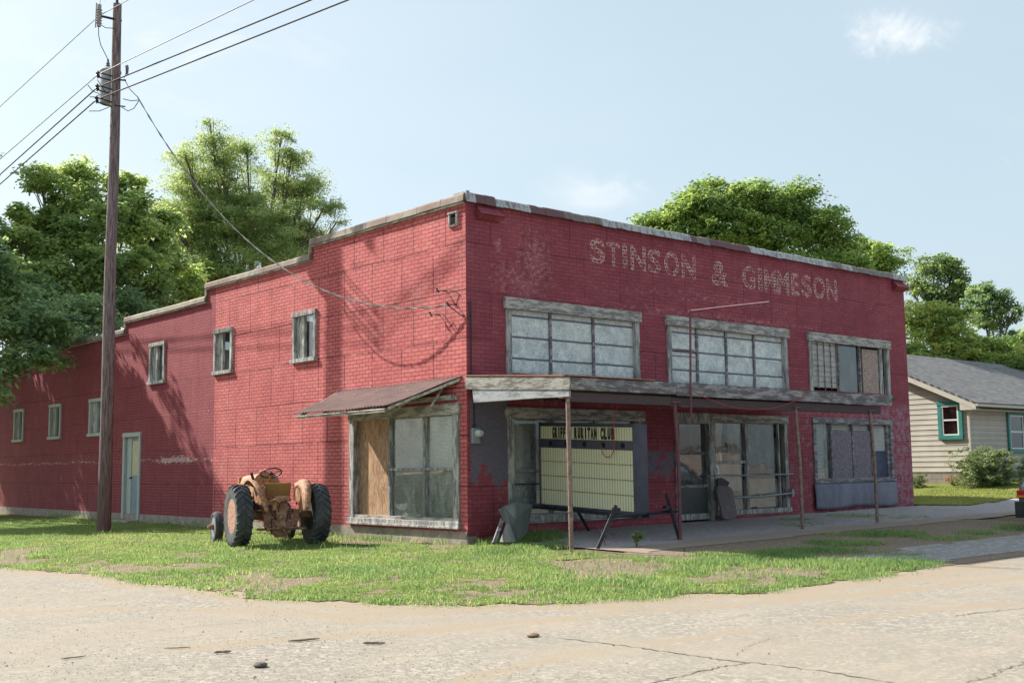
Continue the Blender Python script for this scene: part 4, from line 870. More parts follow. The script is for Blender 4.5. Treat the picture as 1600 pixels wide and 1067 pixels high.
mb=MB(); YW=YB-f; SPAN=(YB-YA-2*f)
def word(txt,ta,tb):
    n=len(txt); wd=(tb-ta)/n
    for i,ch in enumerate(txt):
        if ch==' ': continue
        t0=ta+wd*i+wd*.10; t1=ta+wd*(i+1)-wd*.12
        if ch=='I': t0=ta+wd*(i+.33); t1=ta+wd*(i+.67)
        z0=zf(.812); z1=zf(.948)
        def fn(x,z): y=YW-x*SPAN; return (1.940-S0.x,y-S0.y,tiltf(y,z)-S0.z)
        for q_ in (-1,0,1): put_glyph(mb,ch,t0+q_*wd*.045,t1+q_*wd*.045,z0,z1,lambda x,z,q_=q_:(fn(x,z)[0]-.0008*(q_+1),fn(x,z)[1],fn(x,z)[2]),.06)
word('GRIFFIN',.137,.352); word('RURITAN',.386,.635); word('CLUB',.668,.815)
mb.build('lettering',m_ltr,S)
mb=MB(); mb.tube([sp(1.90,YW-SPAN*(.70+.06*0),zf(.752)+0)]+[sp(1.88,YW-SPAN*(.70+.135*(1-math.cos(PI*t))/2),zf(.752)-.30*math.sin(PI*t)**.7-.0+.1*t) for t in [k/14 for k in range(15)]]+[sp(1.88,YW-SPAN*.835,zf(.99)),sp(1.9,YW-SPAN*.82,zf(1.1)),sp(2.1,YW-SPAN*.86,zf(1.28))],.009,5); mb.build('cord',m_redcord,S,smooth=True)
mb=MB(); zb=ZB-.05
sbox(mb,1.96,2.04,YA-.05,YB+.05,zb-.02,ZB+.0); sbox(mb,2.27,2.35,YA-.05,YB+.05,zb-.02,ZB+.0)
mb.tube([sp(1.10,-3.06,.45),sp(3.2,-3.06,.50)],.035,4); mb.tube([sp(1.6,-.3,.45),sp(3.0,-.3,.47)],.035,4); mb.build('base_rail',m_black,S)
for a,b,yy in (((1.30,.60),(.76,None),-3.12),((2.80,.80),(3.18,None),-3.12),((2.75,.62),(3.28,None),-.34),((1.5,.62),(1.02,None),-.34)):
    z=gz(b[0],yy); mb=MB(); mb.tube([(a[0]-S0.x,yy-S0.y,a[1]-S0.z),(b[0]-S0.x,yy-S0.y,z+.01-S0.z)],.048,4)
    l=mb.build('leg',m_black,S,bevel=.004)
    mb=MB(); mb.box(a[0]-S0.x-.06,a[0]-S0.x+.06,yy-S0.y-.06,yy-S0.y+.06,.50-S0.z,.56-S0.z); mb.build('clamp',m_black,l)
# ================= UTILITY POLE =================
PX,PY=-2.8,12.8; PZ=gz(PX,PY)
U=thing('utility_pole','tall weathered wooden utility pole with a grey transformer, in the grass by the side wall','utility pole',(PX,PY,PZ))
M_=Mt('weathered pole wood',.9,.15); gr=M_.noise(6,7,.75,stretch=(7,7,.35)); hz=M_.sep()[2]
c=M_.mix(M_.ramp(gr,.38,.62),(.075,.055,.06),(.27,.215,.215)); c=M_.mix(M_.ramp(hz,0,5,.55,0.),c,(.13,.065,.05)); c=M_.mix(M_.ramp(M_.noise(3,6,.8,stretch=(3,3,.3)),.58,.66,0,.8),c,(.07,.05,.06))
m_pole=M_.fin(c,normal=M_.bump(gr,.012,1.))
ZT_=at_d(184,7,math.hypot(PX-C0.x,PY-C0.y)).z-PZ; ZS=[-.3+(ZT_+.3)*i/20 for i in range(21)]
mb=MB(); mb.tube([(.012*math.sin(z*.7),.01*math.sin(z),z) for z in ZS],[.195-.0048*z for z in ZS],20); mb.build('shaft',m_pole,U,smooth=True)
def loc(px,py,d=34.4): p=at_d(px,py,d); return Vector((p.x-PX,p.y-PY,p.z-PZ))
m_trans=worn('grey transformer paint',(.34,.38,.38),(.26,.29,.30),3,rough=.55,c3=(.25,.13,.08),a3=.66)
tcn=loc(172,136,34.9); 
mb=MB(); mb.lathe([(.0,-.52),(.27,-.52),(.29,-.46),(.29,.42),(.31,.43),(.31,.47),(.26,.52),(.0,.56)],28,'Z',Matrix.Translation(tcn)); tr_=mb.build('transformer',m_trans,U,smooth=True)
mb=MB(); mb.lathe([(.05,0),(.07,.04),(.05,.07),(.07,.11),(.045,.14),(.06,.18),(.03,.2),(.03,.3)],12,'Z',Matrix.Translation(tcn+Vector((-.1,-.05,.5)))); mb.lathe([(.04,0),(.05,.2),(.03,.28)],10,'Z',Matrix.Translation(tcn+Vector((.42,-.2,.42)))); mb.build('bushing',worn('brown porcelain',(.13,.13,.15),(.2,.2,.22),9,rough=.3),tr_,smooth=True)
mb=MB(); cut=loc(155,25,34.2)
mb.tube([cut+Vector((0,0,-.33)),cut+Vector((0,0,.33))],[.06,.06],8); 
for k in range(6): mb.lathe([(.05,0),(.09,.02),(.05,.04)],10,'Z',Matrix.Translation(cut+Vector((0,0,-.25+k*.08))))
mb.tube([cut+Vector((-.09,0,.36)),cut+Vector((-.1,0,-.38))],.02,6); mb.tube([cut+Vector((0,0,.33)),cut+Vector((.04,.0,.62)),cut+Vector((.14,0,.5))],.014,5); mb.build('fuse_cutout',worn('grey porcelain',(.26,.25,.24),(.4,.39,.37),9,rough=.4),U,smooth=True)
mb=MB(); mb.tube([cut,loc(190,33,34.4)],.035,6); mb.tube([loc(183,10,34.4),loc(183,-6,34.4)],[.05,.03],8)
att=[loc(153,117,34.0),loc(152,137,34.0),loc(151,156,34.0)]
for a,(x2,y2) in zip(att,((178,124),(178,145),(178,165))):
    b=loc(x2,y2,34.4); o_=Vector((.0,0,.07)); mb.tube([a+o_,b+o_],.022,5); mb.tube([a-o_,b-o_],.022,5); mb.tube([a+o_*1.6,a-o_*1.6],.02,6); mb.lathe([(.03,-.06),(.065,-.05),(.045,0),(.065,.05),(.03,.06)],10,'Z',Matrix.Translation(a))
mb.tube([loc(184,125,34.1),loc(197,126,34.1)],.025,6); mb.tube([loc(178,165,34.1),loc(196,167,34.1)],.02,6)
mb.split('crossarm',m_black,U,smooth=True)
mb=MB(); s_=lambda pts,r=.012: mb.tube([loc(*p) if len(p)==3 else loc(*p,34.2) for p in pts],r,5)
s_([(154,38),(154,55),(157,70),(163,82),(168,92),(169,99)]); s_([(157,39),(165,44),(180,45)]); s_([(137,133),(145,143),(155,147)]); s_([(140,152),(150,152),(156,148)]); s_([(139,174),(155,174),(170,168)]); s_([(196,103),(198,112),(194,122)]); s_([(192,155),(205,158),(217,157)]); s_([(190,168),(200,174),(209,170),(217,158)]); s_([(152,125),(165,145),(180,150)]); mb.build('jumper_wire',m_wire,U)
def wire(name,pts,r,mat,label,cat,grp=None,sag=.0):
    P_=[Vector(p) for p in pts]; o0=P_[0].copy(); out=[]
    for a,b in zip(P_[:-1],P_[1:]):
        L=(b-a).length
        for k in range(16): t=k/16; q=a.lerp(b,t); q.z-=sag*4*t*(1-t)*(L/30)**2; out.append(q-o0)
    out.append(P_[-1]-o0); mb=MB(); mb.tube(out,r,5); o=mb.build(name,mat); o.location=o0; return tag(o,label,cat,grp)
PW=Vector((PX,PY,PZ))
for (lp,ap,rp,mat,r,lab) in [((0,167),cut+PW,(178,-2),m_wirel,.012,'highest thin bare overhead wire, hung from the fuse cutout near the pole top'),((0,249),att[0]+PW,(397,0),m_wirel,.014,'pale overhead wire on the uppermost of the three pole brackets'),((0,273),att[1]+PW,(487,0),m_wire,.02,'dark overhead wire on the middle of the three pole brackets'),((0,288),att[2]+PW,(545,0),m_wire,.02,'dark overhead wire on the lowest of the three pole brackets')]:
    L_p=at_z(lp[0],lp[1],ap.z-.35); R_p=at_z(rp[0],rp[1],ap.z-.15) if lp[1]!=167 else ap+Vector((.12,-.99,.0))*14
    Lp2=ap+(L_p-ap)*2.6+Vector((0,0,.0)); Rp2=ap+(R_p-ap)*2.4
    wire('overhead_wire',[Lp2,L_p,ap,R_p,Rp2],r,mat,lab,'wire','overhead wires on the utility pole',0.)
a0=at_d(215,152,34.2); a1=Vector((-.17,.46,4.93)); pp=[]
for k in range(41):
    t=k/40; q=a0.lerp(a1,t); q.z=a1.z+(a0.z-a1.z)*(1-t)**1.95-.10*math.sin(PI*t); pp.append(q)
o0=pp[0].copy(); mb=MB(); mb.tube([at_d(194,124,34.2)-o0,at_d(203,140,34.2)-o0]+[q-o0 for q in pp],.012,6)
for ph in (0,PI): mb.tube([q-o0+Vector((.022*math.sin(i*1.9+ph),0,.022*math.cos(i*1.9+ph))) for i,q in enumerate(pp)],.007,5)
o=mb.build('service_cable',worn('grey cable',(.16,.15,.15),(.30,.28,.27),20)); o.location=o0; tag(o,'twisted service cable sagging from the pole to the brackets on the side wall','cable')
# ================= TRACTOR =================
TL=tuple(at_g(433,853)[:2]); T=thing('tractor','old faded orange farm tractor parked in the grass, seen from behind','tractor',(TL[0],TL[1],gz(*TL)+.01),R(-14)); T.scale=(.985,.985,.985)
m_or=worn('faded orange paint',(.46,.225,.085),(.36,.15,.06),5,rough=.6,c3=(.17,.07,.045),a3=.56,bump=.003)
m_orl=worn('sunbleached orange paint',(.48,.27,.145),(.33,.155,.08),5,rough=.65,c3=(.17,.085,.06),a3=.53,bump=.002)
m_rust=worn('rusty cast iron',(.34,.175,.115),(.20,.095,.065),7,rough=.8,c3=(.50,.34,.25),a3=.58,bump=.006)
m_tyre=worn('weathered tyre rubber',(.050,.054,.064),(.095,.097,.10),4,rough=.75,c3=(.15,.15,.145),a3=.62,bump=.003)
m_seat=worn('ochre seat panel',(.33,.18,.055),(.26,.13,.045),5,rough=.65,c3=(.16,.08,.05),a3=.62)
m_rim=worn('rusty rim',(.50,.32,.24),(.34,.17,.11),9,rough=.7,c3=(.16,.07,.05),a3=.52)
def wheel(cx,cy,r,w,rimr,lug,side):
    hub=MB(); Mx=Matrix.Translation((cx,cy,r))
    hub.lathe([(.0,-.06*side),(.075,-.06*side),(.085,.03*side),(.06,.12*side),(.0,.13*side)],20,'X',Mx); 
    for k in range(6): a=k*PI/3; hub.lathe([(.016,.03*side),(.016,.07*side)],6,'X',Mx@Matrix.Translation((0,.12*math.cos(a),.12*math.sin(a))))
    h=hub.build('wheel',m_rust,T,smooth=True)
    t=MB(); hw=w/2; prof=[(rimr,-hw*.62),(rimr+.02,-hw*.82),(r*.80,-hw*1.0),(r*.90,-hw*.93),(r*.935,-hw*.72),(r*.945,-hw*.3),(r*.95,0),(r*.945,hw*.3),(r*.935,hw*.72),(r*.90,hw*.93),(r*.80,hw*1.0),(rimr+.02,hw*.82),(rimr,hw*.62),(rimr-.02,0),(rimr,-hw*.62)]
    t.lathe(prof,64,'X',Mx)
    if lug:
        nl=24
        for k in range(nl):
            for sd in (-1,1):
                a0_=2*PI*(k+(.5 if sd>0 else 0))/nl; vs=[]
                for i in range(6):
                    q=i/5; xx=sd*hw*(.02+.98*q); aa=a0_+.26*q*(1) ; rr=r*(1.0-.02*q-.05*max(0,q-.75)*4); wd_=.045/r
                    for s2,rd in ((-1,rr-.07),(-1,rr),(1,rr),(1,rr-.07)): ang=aa+s2*wd_*.5*(1.1 if rd<rr else .85); vs.append(Mx@Vector((xx,-rd*math.sin(ang),rd*math.cos(ang))))
                fs=[]
                for i in range(5):
                    for j in range(3): fs.append((i*4+j,i*4+j+1,(i+1)*4+j+1,(i+1)*4+j))
                fs+=[(0,1,2,3),(23,22,21,20)]; t.add(vs,fs)
    else:
        t.lathe([(r*.972,-hw*.34),(r*.995,-hw*.32),(r*.995,-hw*.22),(r*.972,-hw*.2)],48,'X',Mx); t.lathe([(r*.975,-hw*.07),(r*1.0,-hw*.06),(r*1.0,hw*.06),(r*.975,hw*.07)],48,'X',Mx); t.lathe([(r*.972,hw*.2),(r*.995,hw*.22),(r*.995,hw*.32),(r*.972,hw*.34)],48,'X',Mx)
    t.build('tyre',m_tyre,h,smooth=True)
    q=MB(); q.lathe([(rimr+.025,side*hw*.80),(rimr+.025,side*hw*.70),(rimr-.02,side*hw*.62),(rimr-.045,side*hw*.1),(rimr-.07,side*.02),(rimr*.62,side*.05),(rimr*.52,side*.0),(.0,side*.0)],40,'X',Mx)
    for k in range(6):
        a=k*PI/3+.3; Mk=Mx@Matrix.Rotation(a,4,'X'); q.box(-.03 if side<0 else -.02,.02 if side<0 else .03,-.05,.05,rimr*.55,rimr-.05,Mk)
    q.build('rim',m_rim if lug else m_steel,h,smooth=True)
wheel(-.87,0,.68,.37,.36,True,-1); wheel(.87,0,.68,.37,.36,True,1)
wheel(-.86,2.12,.36,.20,.21,False,-1); wheel(.86,2.12,.36,.20,.21,False,1)
mb=MB(); mb.prism([(-.24,-.22,.42),(.24,-.22,.42),(.27,-.22,.62),(.24,-.22,.90),(.15,-.22,.98),(-.15,-.22,.98),(-.24,-.22,.90),(-.27,-.22,.62)],(0,.62,0))
mb.box(-.17,.17,.40,1.1,.5,.92); mb.box(-.15,.15,1.1,2.2,.48,.95); mb.tube([(-.8,0,.68),(-.5,0,.68),(-.24,0,.68)],[.09,.10,.15],14); mb.tube([(.8,0,.68),(.5,0,.68),(.24,0,.68)],[.09,.10,.15],14); mb.build('chassis',m_rust,T,bevel=.015)
mb=MB(); mb.box(-.21,.21,-.36,-.20,.28,.58); mb.box(-.30,-.22,-.30,-.12,.34,.72); mb.box(.22,.30,-.30,-.12,.34,.72); mb.lathe([(.05,-.03),(.05,0)],10,'Y',Matrix.Translation((-.12,-.36,.50))); mb.lathe([(.05,-.03),(.05,0)],10,'Y',Matrix.Translation((.12,-.36,.50))); mb.lathe([(.0,-.10),(.07,-.10),(.08,-.06),(.11,-.05),(.12,.0)],16,'Y',Matrix.Translation((.0,-.36,.44))); mb.lathe([(0,-.2),(.03,-.2),(.03,-.08)],10,'Y',Matrix.Translation((0,-.36,.44)))
mb.box(-.12,.12,-.34,-.2,.56,.82); mb.prism([(-.17,-.34,.30),(.17,-.34,.30),(.12,-.34,.20),(-.12,-.34,.20)],(0,.14,0)); mb.build('power_takeoff',m_rust,T,bevel=.015)
mb=MB(); mb.lathe([(.20,0),(.22,.05),(.17,.12),(0,.14)],18,'Z',Matrix.Translation((.06,-.1,.97))); mb.box(-.3,-.06,-.28,-.05,.9,1.0); mb.tube([(-.26,-.3,.98),(-.14,-.34,1.02),(-.02,-.3,.96)],.035,8); mb.box(-.2,-.1,-.32,-.22,.78,.92); mb.build('hydraulic_housing',m_orl,T,bevel=.012)
mb=MB()
for s in (-1,1):
    mb.box(min(s*.30,s*.52),max(s*.30,s*.52),-.30,.5,.77,.80); mb.prism([(s*.28,-.30,.78),(s*.42,-.30,.78),(s*.36,-.30,.42),(s*.30,-.30,.42)],(0,.03,0)); mb.tube([(s*.30,-.1,.45),(s*.36,-.45,.38)],.03,6); mb.box(min(s*.26,s*.55),max(s*.26,s*.55),-.38,-.33,.36,.41)
mb.build('footplate',m_rust,T,bevel=.004)
# hood
def hood(u,v):
    y=.95+1.38*v; a=PI*u; w2=.315-.02*v; zt=1.60-.05*v; zb=1.08; 
    c_,s_=math.cos(a),math.sin(a); sg=lambda q: math.copysign(abs(q)**.55,q); return Vector((-w2*sg(c_),y,zb+(zt-zb)*abs(s_)**.6))
mb=MB(); mb.grid(hood,28,6); mb.add([tuple(hood(i/28,0)) for i in range(29)],[tuple(range(29))]); mb.add([tuple(hood(i/28,1)) for i in range(29)],[tuple(range(29))[::-1]])
h_=mb.build('hood',m_orl,T,smooth=True); mb=MB(); mb.box(-.322,.322,.93,.96,1.36,1.385); mb.box(-.30,.30,2.33,2.45,.75,1.5); mb.lathe([(.07,0),(.085,.03),(.075,.07),(.0,.08)],16,'Z',Matrix.Translation((.0,1.3,1.585))); mb.tube([(-.34,1.0,1.37),(-.33,2.3,1.34)],.012,6); mb.build('trim',m_or,h_,bevel=.01)
mb=MB(); mb.box(-.28,.28,1.1,2.2,.9,1.1); mb.tube([(.22,1.6,1.05),(.3,1.9,.95)],.04,8); mb.box(-.1,.1,1.2,2.0,.85,1.15); mb.build('engine',m_rust,T,bevel=.02)
mb=MB(); mb.prism([(-.20,.90,.92),(.20,.90,.92),(.22,.90,1.35),(.12,.88,1.46),(-.12,.88,1.46),(-.22,.90,1.35)],(0,.06,0)); d_=mb.build('dashboard',m_or,T,bevel=.012)
mb=MB(); mb.lathe([(0,-.03),(.05,-.03),(.058,-.02),(.058,0)],18,'Y',Matrix.Translation((-.06,.89,1.25))); mb.lathe([(0,-.03),(.03,-.03),(.035,0)],14,'Y',Matrix.Translation((.09,.89,1.28))); mb.build('gauge',worn('pale gauge',(.35,.36,.42),(.2,.2,.26),20,rough=.3),d_,smooth=True)
tilt=Matrix.Translation((-.02,.50,1.60))@Matrix.Rotation(R(-26),4,'X')
mb=MB(); ring=[tilt@Vector((.235*math.cos(2*PI*k/36),.235*math.sin(2*PI*k/36),0)) for k in range(37)]; mb.tube(ring,.0155,8,False)
for k in range(3): a=2*PI*k/3+PI/2; mb.tube([tilt@Vector((0,0,-.03)),tilt@Vector((.235*math.cos(a),.235*math.sin(a),0))],.009,6)
mb.lathe([(.0,.02),(.04,.01),(.045,-.04),(.02,-.06)],14,'Z',tilt); sw=mb.build('steering_wheel',m_black,T,smooth=True)
mb=MB(); mb.tube([tilt@Vector((0,0,-.04)),(0,.88,1.28)],.025,8); mb.build('steering_column',m_or,T)
# seat
sm=Matrix.Translation((-.0,-.02,1.19))@Matrix.Rotation(R(10),4,'X')
mb=MB(); mb.grid(lambda u,v:sm@Vector(((u-.5)*(.54+.03*v),-.04*(1-(2*u-1)**2)*1.0,(v-.5)*.40)),14,8); st_=mb.build('seat',m_seat,T,smooth=True,solid=.022)
mb=MB(); mb.box(-.24,.24,-.0,.42,.98,1.02); mb.build('seat_pan',m_seat,st_,bevel=.015); mb=MB(); mb.tube([(.10,-.06,1.0),(.02,-.18,.96),(.0,-.1,.9)],.03,6); mb.tube([(-.17,-.03,.98),(-.14,.0,1.36)],.014,6); mb.tube([(.37,-.03,.98),(.36,.0,1.36)],.014,6); mb.build('seat_bracket',m_rust,st_)
# fenders
for s in (-1,1):
    mb=MB()
    def fn(u,v,s=s):
        a=R(8)+R(112)*u; q_=(1-math.sin(a)) if a<PI/2 else 0; x0=.46-.10*q_; x1=.67-.22*q_; rr=.80-.07*(1-v)**2-.03*v**3+.007*math.sin(v*22); 
        return Vector((s*(x0+(x1-x0)*v),-rr*math.cos(a)*.98,.68+rr*math.sin(a)-.02*(1-v)))
    mb.grid(fn,24,5); 
    def fi(u,v,s=s):
        a=R(8)+R(112)*u; rr=.73*(1-v)+.25*v; x0=.46-.10*((1-math.sin(a)) if a<PI/2 else 0); return Vector((s*x0,-rr*math.cos(a)*.98,.68+rr*math.sin(a)-.02))
    mb.grid(fi,24,6); mb.build('fender',m_orl,T,smooth=True,solid=.012)
for x in (-.40,): 
    mb=MB(); mb.tube([(-.30,.75,.98),(-.36,.60,1.32),(-.42,.50,1.46)],.016,8); l=mb.build('lever',m_or,T,smooth=True); mb=MB(); mb.tube([(-.415,.505,1.44),(-.50,.40,1.62)],.032,8); mb.build('grip',m_black,l,smooth=True)
mb=MB()
for a,b in (((-.16,.6,.92),(-.22,.42,1.30)),((-.10,.5,.92),(-.08,.36,1.16)),((.2,.55,.9),(.24,.45,1.18)),((-.24,.1,.95),(-.30,-.02,1.28)),((-.30,.2,.8),(-.32,.35,1.22)),((-.2,-.1,.98),(-.14,-.2,1.16))): mb.tube([a,b],.013,6)
mb.tube([(-.36,.9,1.34),(-.34,.5,1.1),(-.31,.1,.8)],.024,6); mb.lathe([(0,-.03),(.03,0),(0,.03)],10,'Z',Matrix.Translation((-.22,.42,1.31))); mb.build('control_levers',m_rust,T,smooth=True)
mb=MB(); mb.tube([(-.76,2.12,.5),(-.3,2.12,.56),(.3,2.12,.56),(.76,2.12,.5)],.05,8); mb.tube([(-.95,2.12,.36),(-.74,2.12,.36)],.035,10); mb.tube([(-.76,2.12,.3),(-.76,2.12,.62)],.035,8); mb.tube([(.76,2.12,.3),(.76,2.12,.62)],.035,8); mb.lathe([(.05,0),(.06,-.05),(.035,-.12),(0,-.13)],12,'X',Matrix.Translation((-.95,2.12,.36))); mb.tube([(-.7,2.0,.45),(-.25,1.2,.6)],.018,6); mb.build('front_axle',m_orl,T,smooth=True)
mb=MB(); mb.tube([(-.22,-.18,.9),(-.28,-.32,.84),(-.2,-.42,.66),(-.1,-.38,.58)],.012,6); mb.tube([(.16,-.16,.95),(.2,-.34,.86),(.12,-.42,.7),(.1,-.36,.55)],.011,6); mb.tube([(.05,-.2,1.0),(-.05,-.33,.9),(-.08,-.36,.75)],.010,6); mb.build('hose',m_black,T,smooth=True)
mb=MB(); mb.box(-.52,-.33,.15,.42,.80,1.0); mb.build('battery_box',m_black,T,bevel=.01)
for s in (-1,1):
    mb=MB(); mb.tube([(s*.34,-.24,.76),(s*.40,-.40,.52),(s*.36,-.52,.40)],.018,6); mb.tube([(s*.30,-.2,.44),(s*.38,-.62,.38)],.022,6); mb.lathe([(.0,-.02),(.035,-.02),(.035,.02),(0,.02)],10,'X',Matrix.Translation((s*.38,-.62,.38))); mb.build('lift_arm',m_rust,T,smooth=True)
mb=MB(); mb.tube([(-.40,-.42,.40),(.40,-.42,.40)],.022,6); mb.tube([(0,-.2,.35),(0,-.55,.36)],.03,4); mb.build('drawbar',m_rust,T)
# ================= SCRAP BY THE CORNER =================
m_gal=worn('dull grey sheet metal',(.15,.17,.18),(.21,.225,.225),3,rough=.6,c3=(.24,.17,.16),a3=.66,bump=.003)
H=thing('scrap_hopper','bent grey sheet metal hopper propped against the corner of the front wall','scrap metal',(.45,-.9,gz(.45,-.9)))
ho=Vector(H.location)
def hp(cx,cy,y): p=at_y(660+cx/6.667,760+cy/6.667,y); return p-ho
mb=MB(); A=[hp(788,240,-1.05),hp(850,205,-1.0),hp(935,174,-.85),hp(972,188,-1.12),hp(968,330,-1.2),hp(966,520,-1.1),hp(940,480,-1.06),hp(868,385,-1.0)]
mb.add(A,[(0,1,2,3,4,5,6,7)]); 
Bq=[A[3],hp(1040,182,-.86),hp(1142,186,-.55),hp(1120,330,-.5),hp(1085,470,-.6),hp(1035,545,-.85),hp(985,560,-1.05),A[5],A[4]]
mb.add(Bq,[tuple(range(9))]); mb.add([A[3],A[2],hp(1040,172,-.7),Bq[2],Bq[1]],[(0,1,2,3,4)])
mb.build('shell',m_gal,H,solid=.02)
mb=MB(); mb.lathe([(.0,0),(.17,0),(.15,.06),(.05,.34),(.03,.36),(0,.36)],18,'Z',Matrix.Translation(hp(893,572,-1.15))@Matrix.Scale(1.,4)); mb.build('cone',worn('pale cement lump',(.26,.25,.24),(.2,.2,.2),5),H,smooth=True)
mb=MB(); mb.tube([hp(835,335,-.95),hp(745,590,-1.15)],.05,4); mb.build('prop',m_wooddk,H)
sl_=MB(); SO=Vector((8.3,-.45,gz(8.3,-.45)))
pts=[(350,605),(375,600),(412,606),(437,625),(448,680),(466,775),(450,800),(415,806),(383,800),(368,730),(345,640)]
P3=[]
for cx,cy in pts: 
    y=-.16-.30*(cy-600)/200; p=at_y(1030+cx/3.81,600+cy/3.81,y); P3.append(p-SO)
sl_.prism(P3,(-.01,.07,.02)); o=sl_.build('stone_slab',worn('pinkish cement slab',(.17,.14,.145),(.12,.10,.105),5,c3=(.26,.2,.2)),bevel=.012); o.location=SO; tag(o,'rounded flat stone slab leaning under the guard bars of the display window','slab')
mb=MB(); P3=[at_y(1030+cx/3.81,600+cy/3.81,-.17)-SO for cx,cy in ((350,560),(375,556),(420,585),(410,605),(350,604))]; mb.prism(P3,(0,.03,0)); o=mb.build('dark_board',m_black); o.location=SO; tag(o,'small dark board showing behind the top of the leaning slab','board')
mb=MB(); P3=[at_y(1030+cx/3.81,600+cy/3.81,-.10)-SO for cx,cy in ((410,500),(500,520),(512,600),(470,612),(425,580))]; 
# ================= SMALL PLANTS =================
m_leafp=leafmat('bright leaf',[(0,(.05,.13,.02)),(1,(.16,.28,.05))],.4)
def sprig(name,px_,py_,h,n,ls,mat,label,cat,spread=.12):
    p=at_g(px_,py_); T_=thing(name,label,cat,tuple(p)); r=random.Random(px_); mb=MB(); tips=[]
    for k in range(max(3,n//6)):
        a=r.uniform(0,6.28); e=Vector((spread*math.cos(a)*r.random(),spread*math.sin(a)*r.random(),h*r.uniform(.6,1))); mb.tube([(0,0,0),e*.5+Vector((0,0,.02)),e],.004,5); tips.append(e)
    mb.build('stem',m_rust if 'dry' in label else m_leafp if False else worn('stem',(.12,.10,.04),(.08,.09,.03),9),T_); mb=MB()
    for k in range(n):
        e=r.choice(tips)*r.uniform(.45,1.05); a=r.uniform(0,6.28); u=Vector((math.cos(a),math.sin(a),r.uniform(-.4,.5))).normalized(); v=Vector((-u.y,u.x,r.uniform(-.3,.3))); s=ls*r.uniform(.6,1.2); mb.cur=r.random()
        mb.add([e,e+u*s*.5+v*s*.38,e+u*s,e+u*s*.5-v*s*.38],[(0,1,2,3)])
    mb.build('leaves',mat,T_,rnd=True); return T_
m_dryl=leafmat('dry weed',[(0,(.12,.05,.025)),(1,(.24,.12,.06))],.2)
sprig('weed_plant',995,856,.34,46,.13,m_leafp,'small bright green leafy sprout in the concrete walk before the sign','plant')
sprig('dry_weed',945,852,.42,40,.05,m_dryl,'dry reddish weed standing beside the black sign leg','plant',.2)
sprig('dry_weed',960,842,.30,24,.05,m_dryl,'shorter dry reddish weed further under the readerboard','plant',.15)
sprig('weed_plant',1070,800+62,.10,16,.05,m_leafp,'tiny green weed at the foot of the reddish canopy post','plant',.06)
# debris on the road
m_bark=worn('grey brown bark',(.22,.17,.14),(.32,.26,.21),12); 
for k,(px_,py_,l,w_,rz,lab) in enumerate([(277,1013,.32,.025,.2,'thin stick on the road, leftmost of the wood scraps'),(348,1020,.2,.06,.4,'short dark bark scrap between the thin stick and the long splintered one'),(475,1001,.42,.05,.5,'long splintered wood scrap on the road'),(585,1006,.28,.06,.0,'pale ended wood scrap, rightmost on the road'),(115,1028,.3,.03,.7,'slim twig at the far left of the road')]):
    p=at_g(px_,py_); mb=MB(); r=random.Random(k); n=6; cs=[(-l/2+l*i/n, r.uniform(-.02,.02)) for i in range(n+1)]; mb.tube([(a*.8,b*.6,w_*.12+.003) for a,b in cs],[w_*(.1 if i in(0,n) else r.uniform(.18,.26)) for i in range(n+1)],6)
    o=mb.build('wood_scrap',m_bark); o.location=(p.x,p.y,p.z+.004); o.rotation_euler=(0,0,rz-.7); tag(o,lab,'wood scrap','wood scraps on the road')
p=at_g(407,1041); mb=MB(); r=random.Random(3); V=[]
mb.lathe([(0,0),(.055,.004),(.06,.02),(.045,.035),(0,.038)],9,'Z',Matrix.Rotation(.4,4,'Z')@Matrix.Scale(1.15,4,(1,0,0))); o=mb.build('rock',worn('dark stone',(.10,.085,.08),(.15,.13,.12),20),smooth=True); o.location=p; tag(o,'flat dark stone lying on the road near the bottom edge','stone')
p=at_g(660,851); mb=MB(); mb.lathe([(0,0),(.11,.01),(.12,.05),(.05,.09),(0,.095)],8,'Z',Matrix.Scale(1.5,4,(1,0,0))); o=mb.build('rock',worn('reddish stone',(.34,.22,.17),(.24,.16,.12),14),smooth=True); o.location=(p.x,p.y,p.z); tag(o,'reddish stone in the bare soil under the side display window','stone')
p=at_g(833,994); mb=MB(); mb.lathe([(0,0),(.05,.005),(.055,.02),(.03,.035),(0,.04)],8,'Z',Matrix.Scale(1.5,4,(1,0,0))); o=mb.build('rock',worn('tan stone',(.30,.20,.12),(.24,.16,.10),14),smooth=True); o.location=p; tag(o,'small tan stone at the start of the sealed road crack','stone')
# ================= NEIGHBOUR HOUSE =================
HX,HY,HZ=25.46,1.9,.56; Hh=thing('ranch_house','single storey beige sided ranch house with a grey shingle roof and teal window trim','house',(HX,HY,HZ))
def sidm(name,a,b,fl):
    M=Mt(name,.6,.3); s=M.sep(); z=M.math('MODULO',M.math('ADD',s[2],10.),.2); l=M.math('SUBTRACT',1.,M.ramp(z,.0,.035)); c=M.mix(M.ramp(M.noise(1.2,4,.6),.35,.7),a,b); c=M.mix(M.math('MULTIPLY',l,.55),c,tuple(q*.35 for q in a)); return M.fin(c,normal=M.bump(M.ramp(z,0,.2,1,0,False),.02,1.))
m_sid=sidm('beige lap siding',(.37,.345,.305),(.43,.40,.355),0)
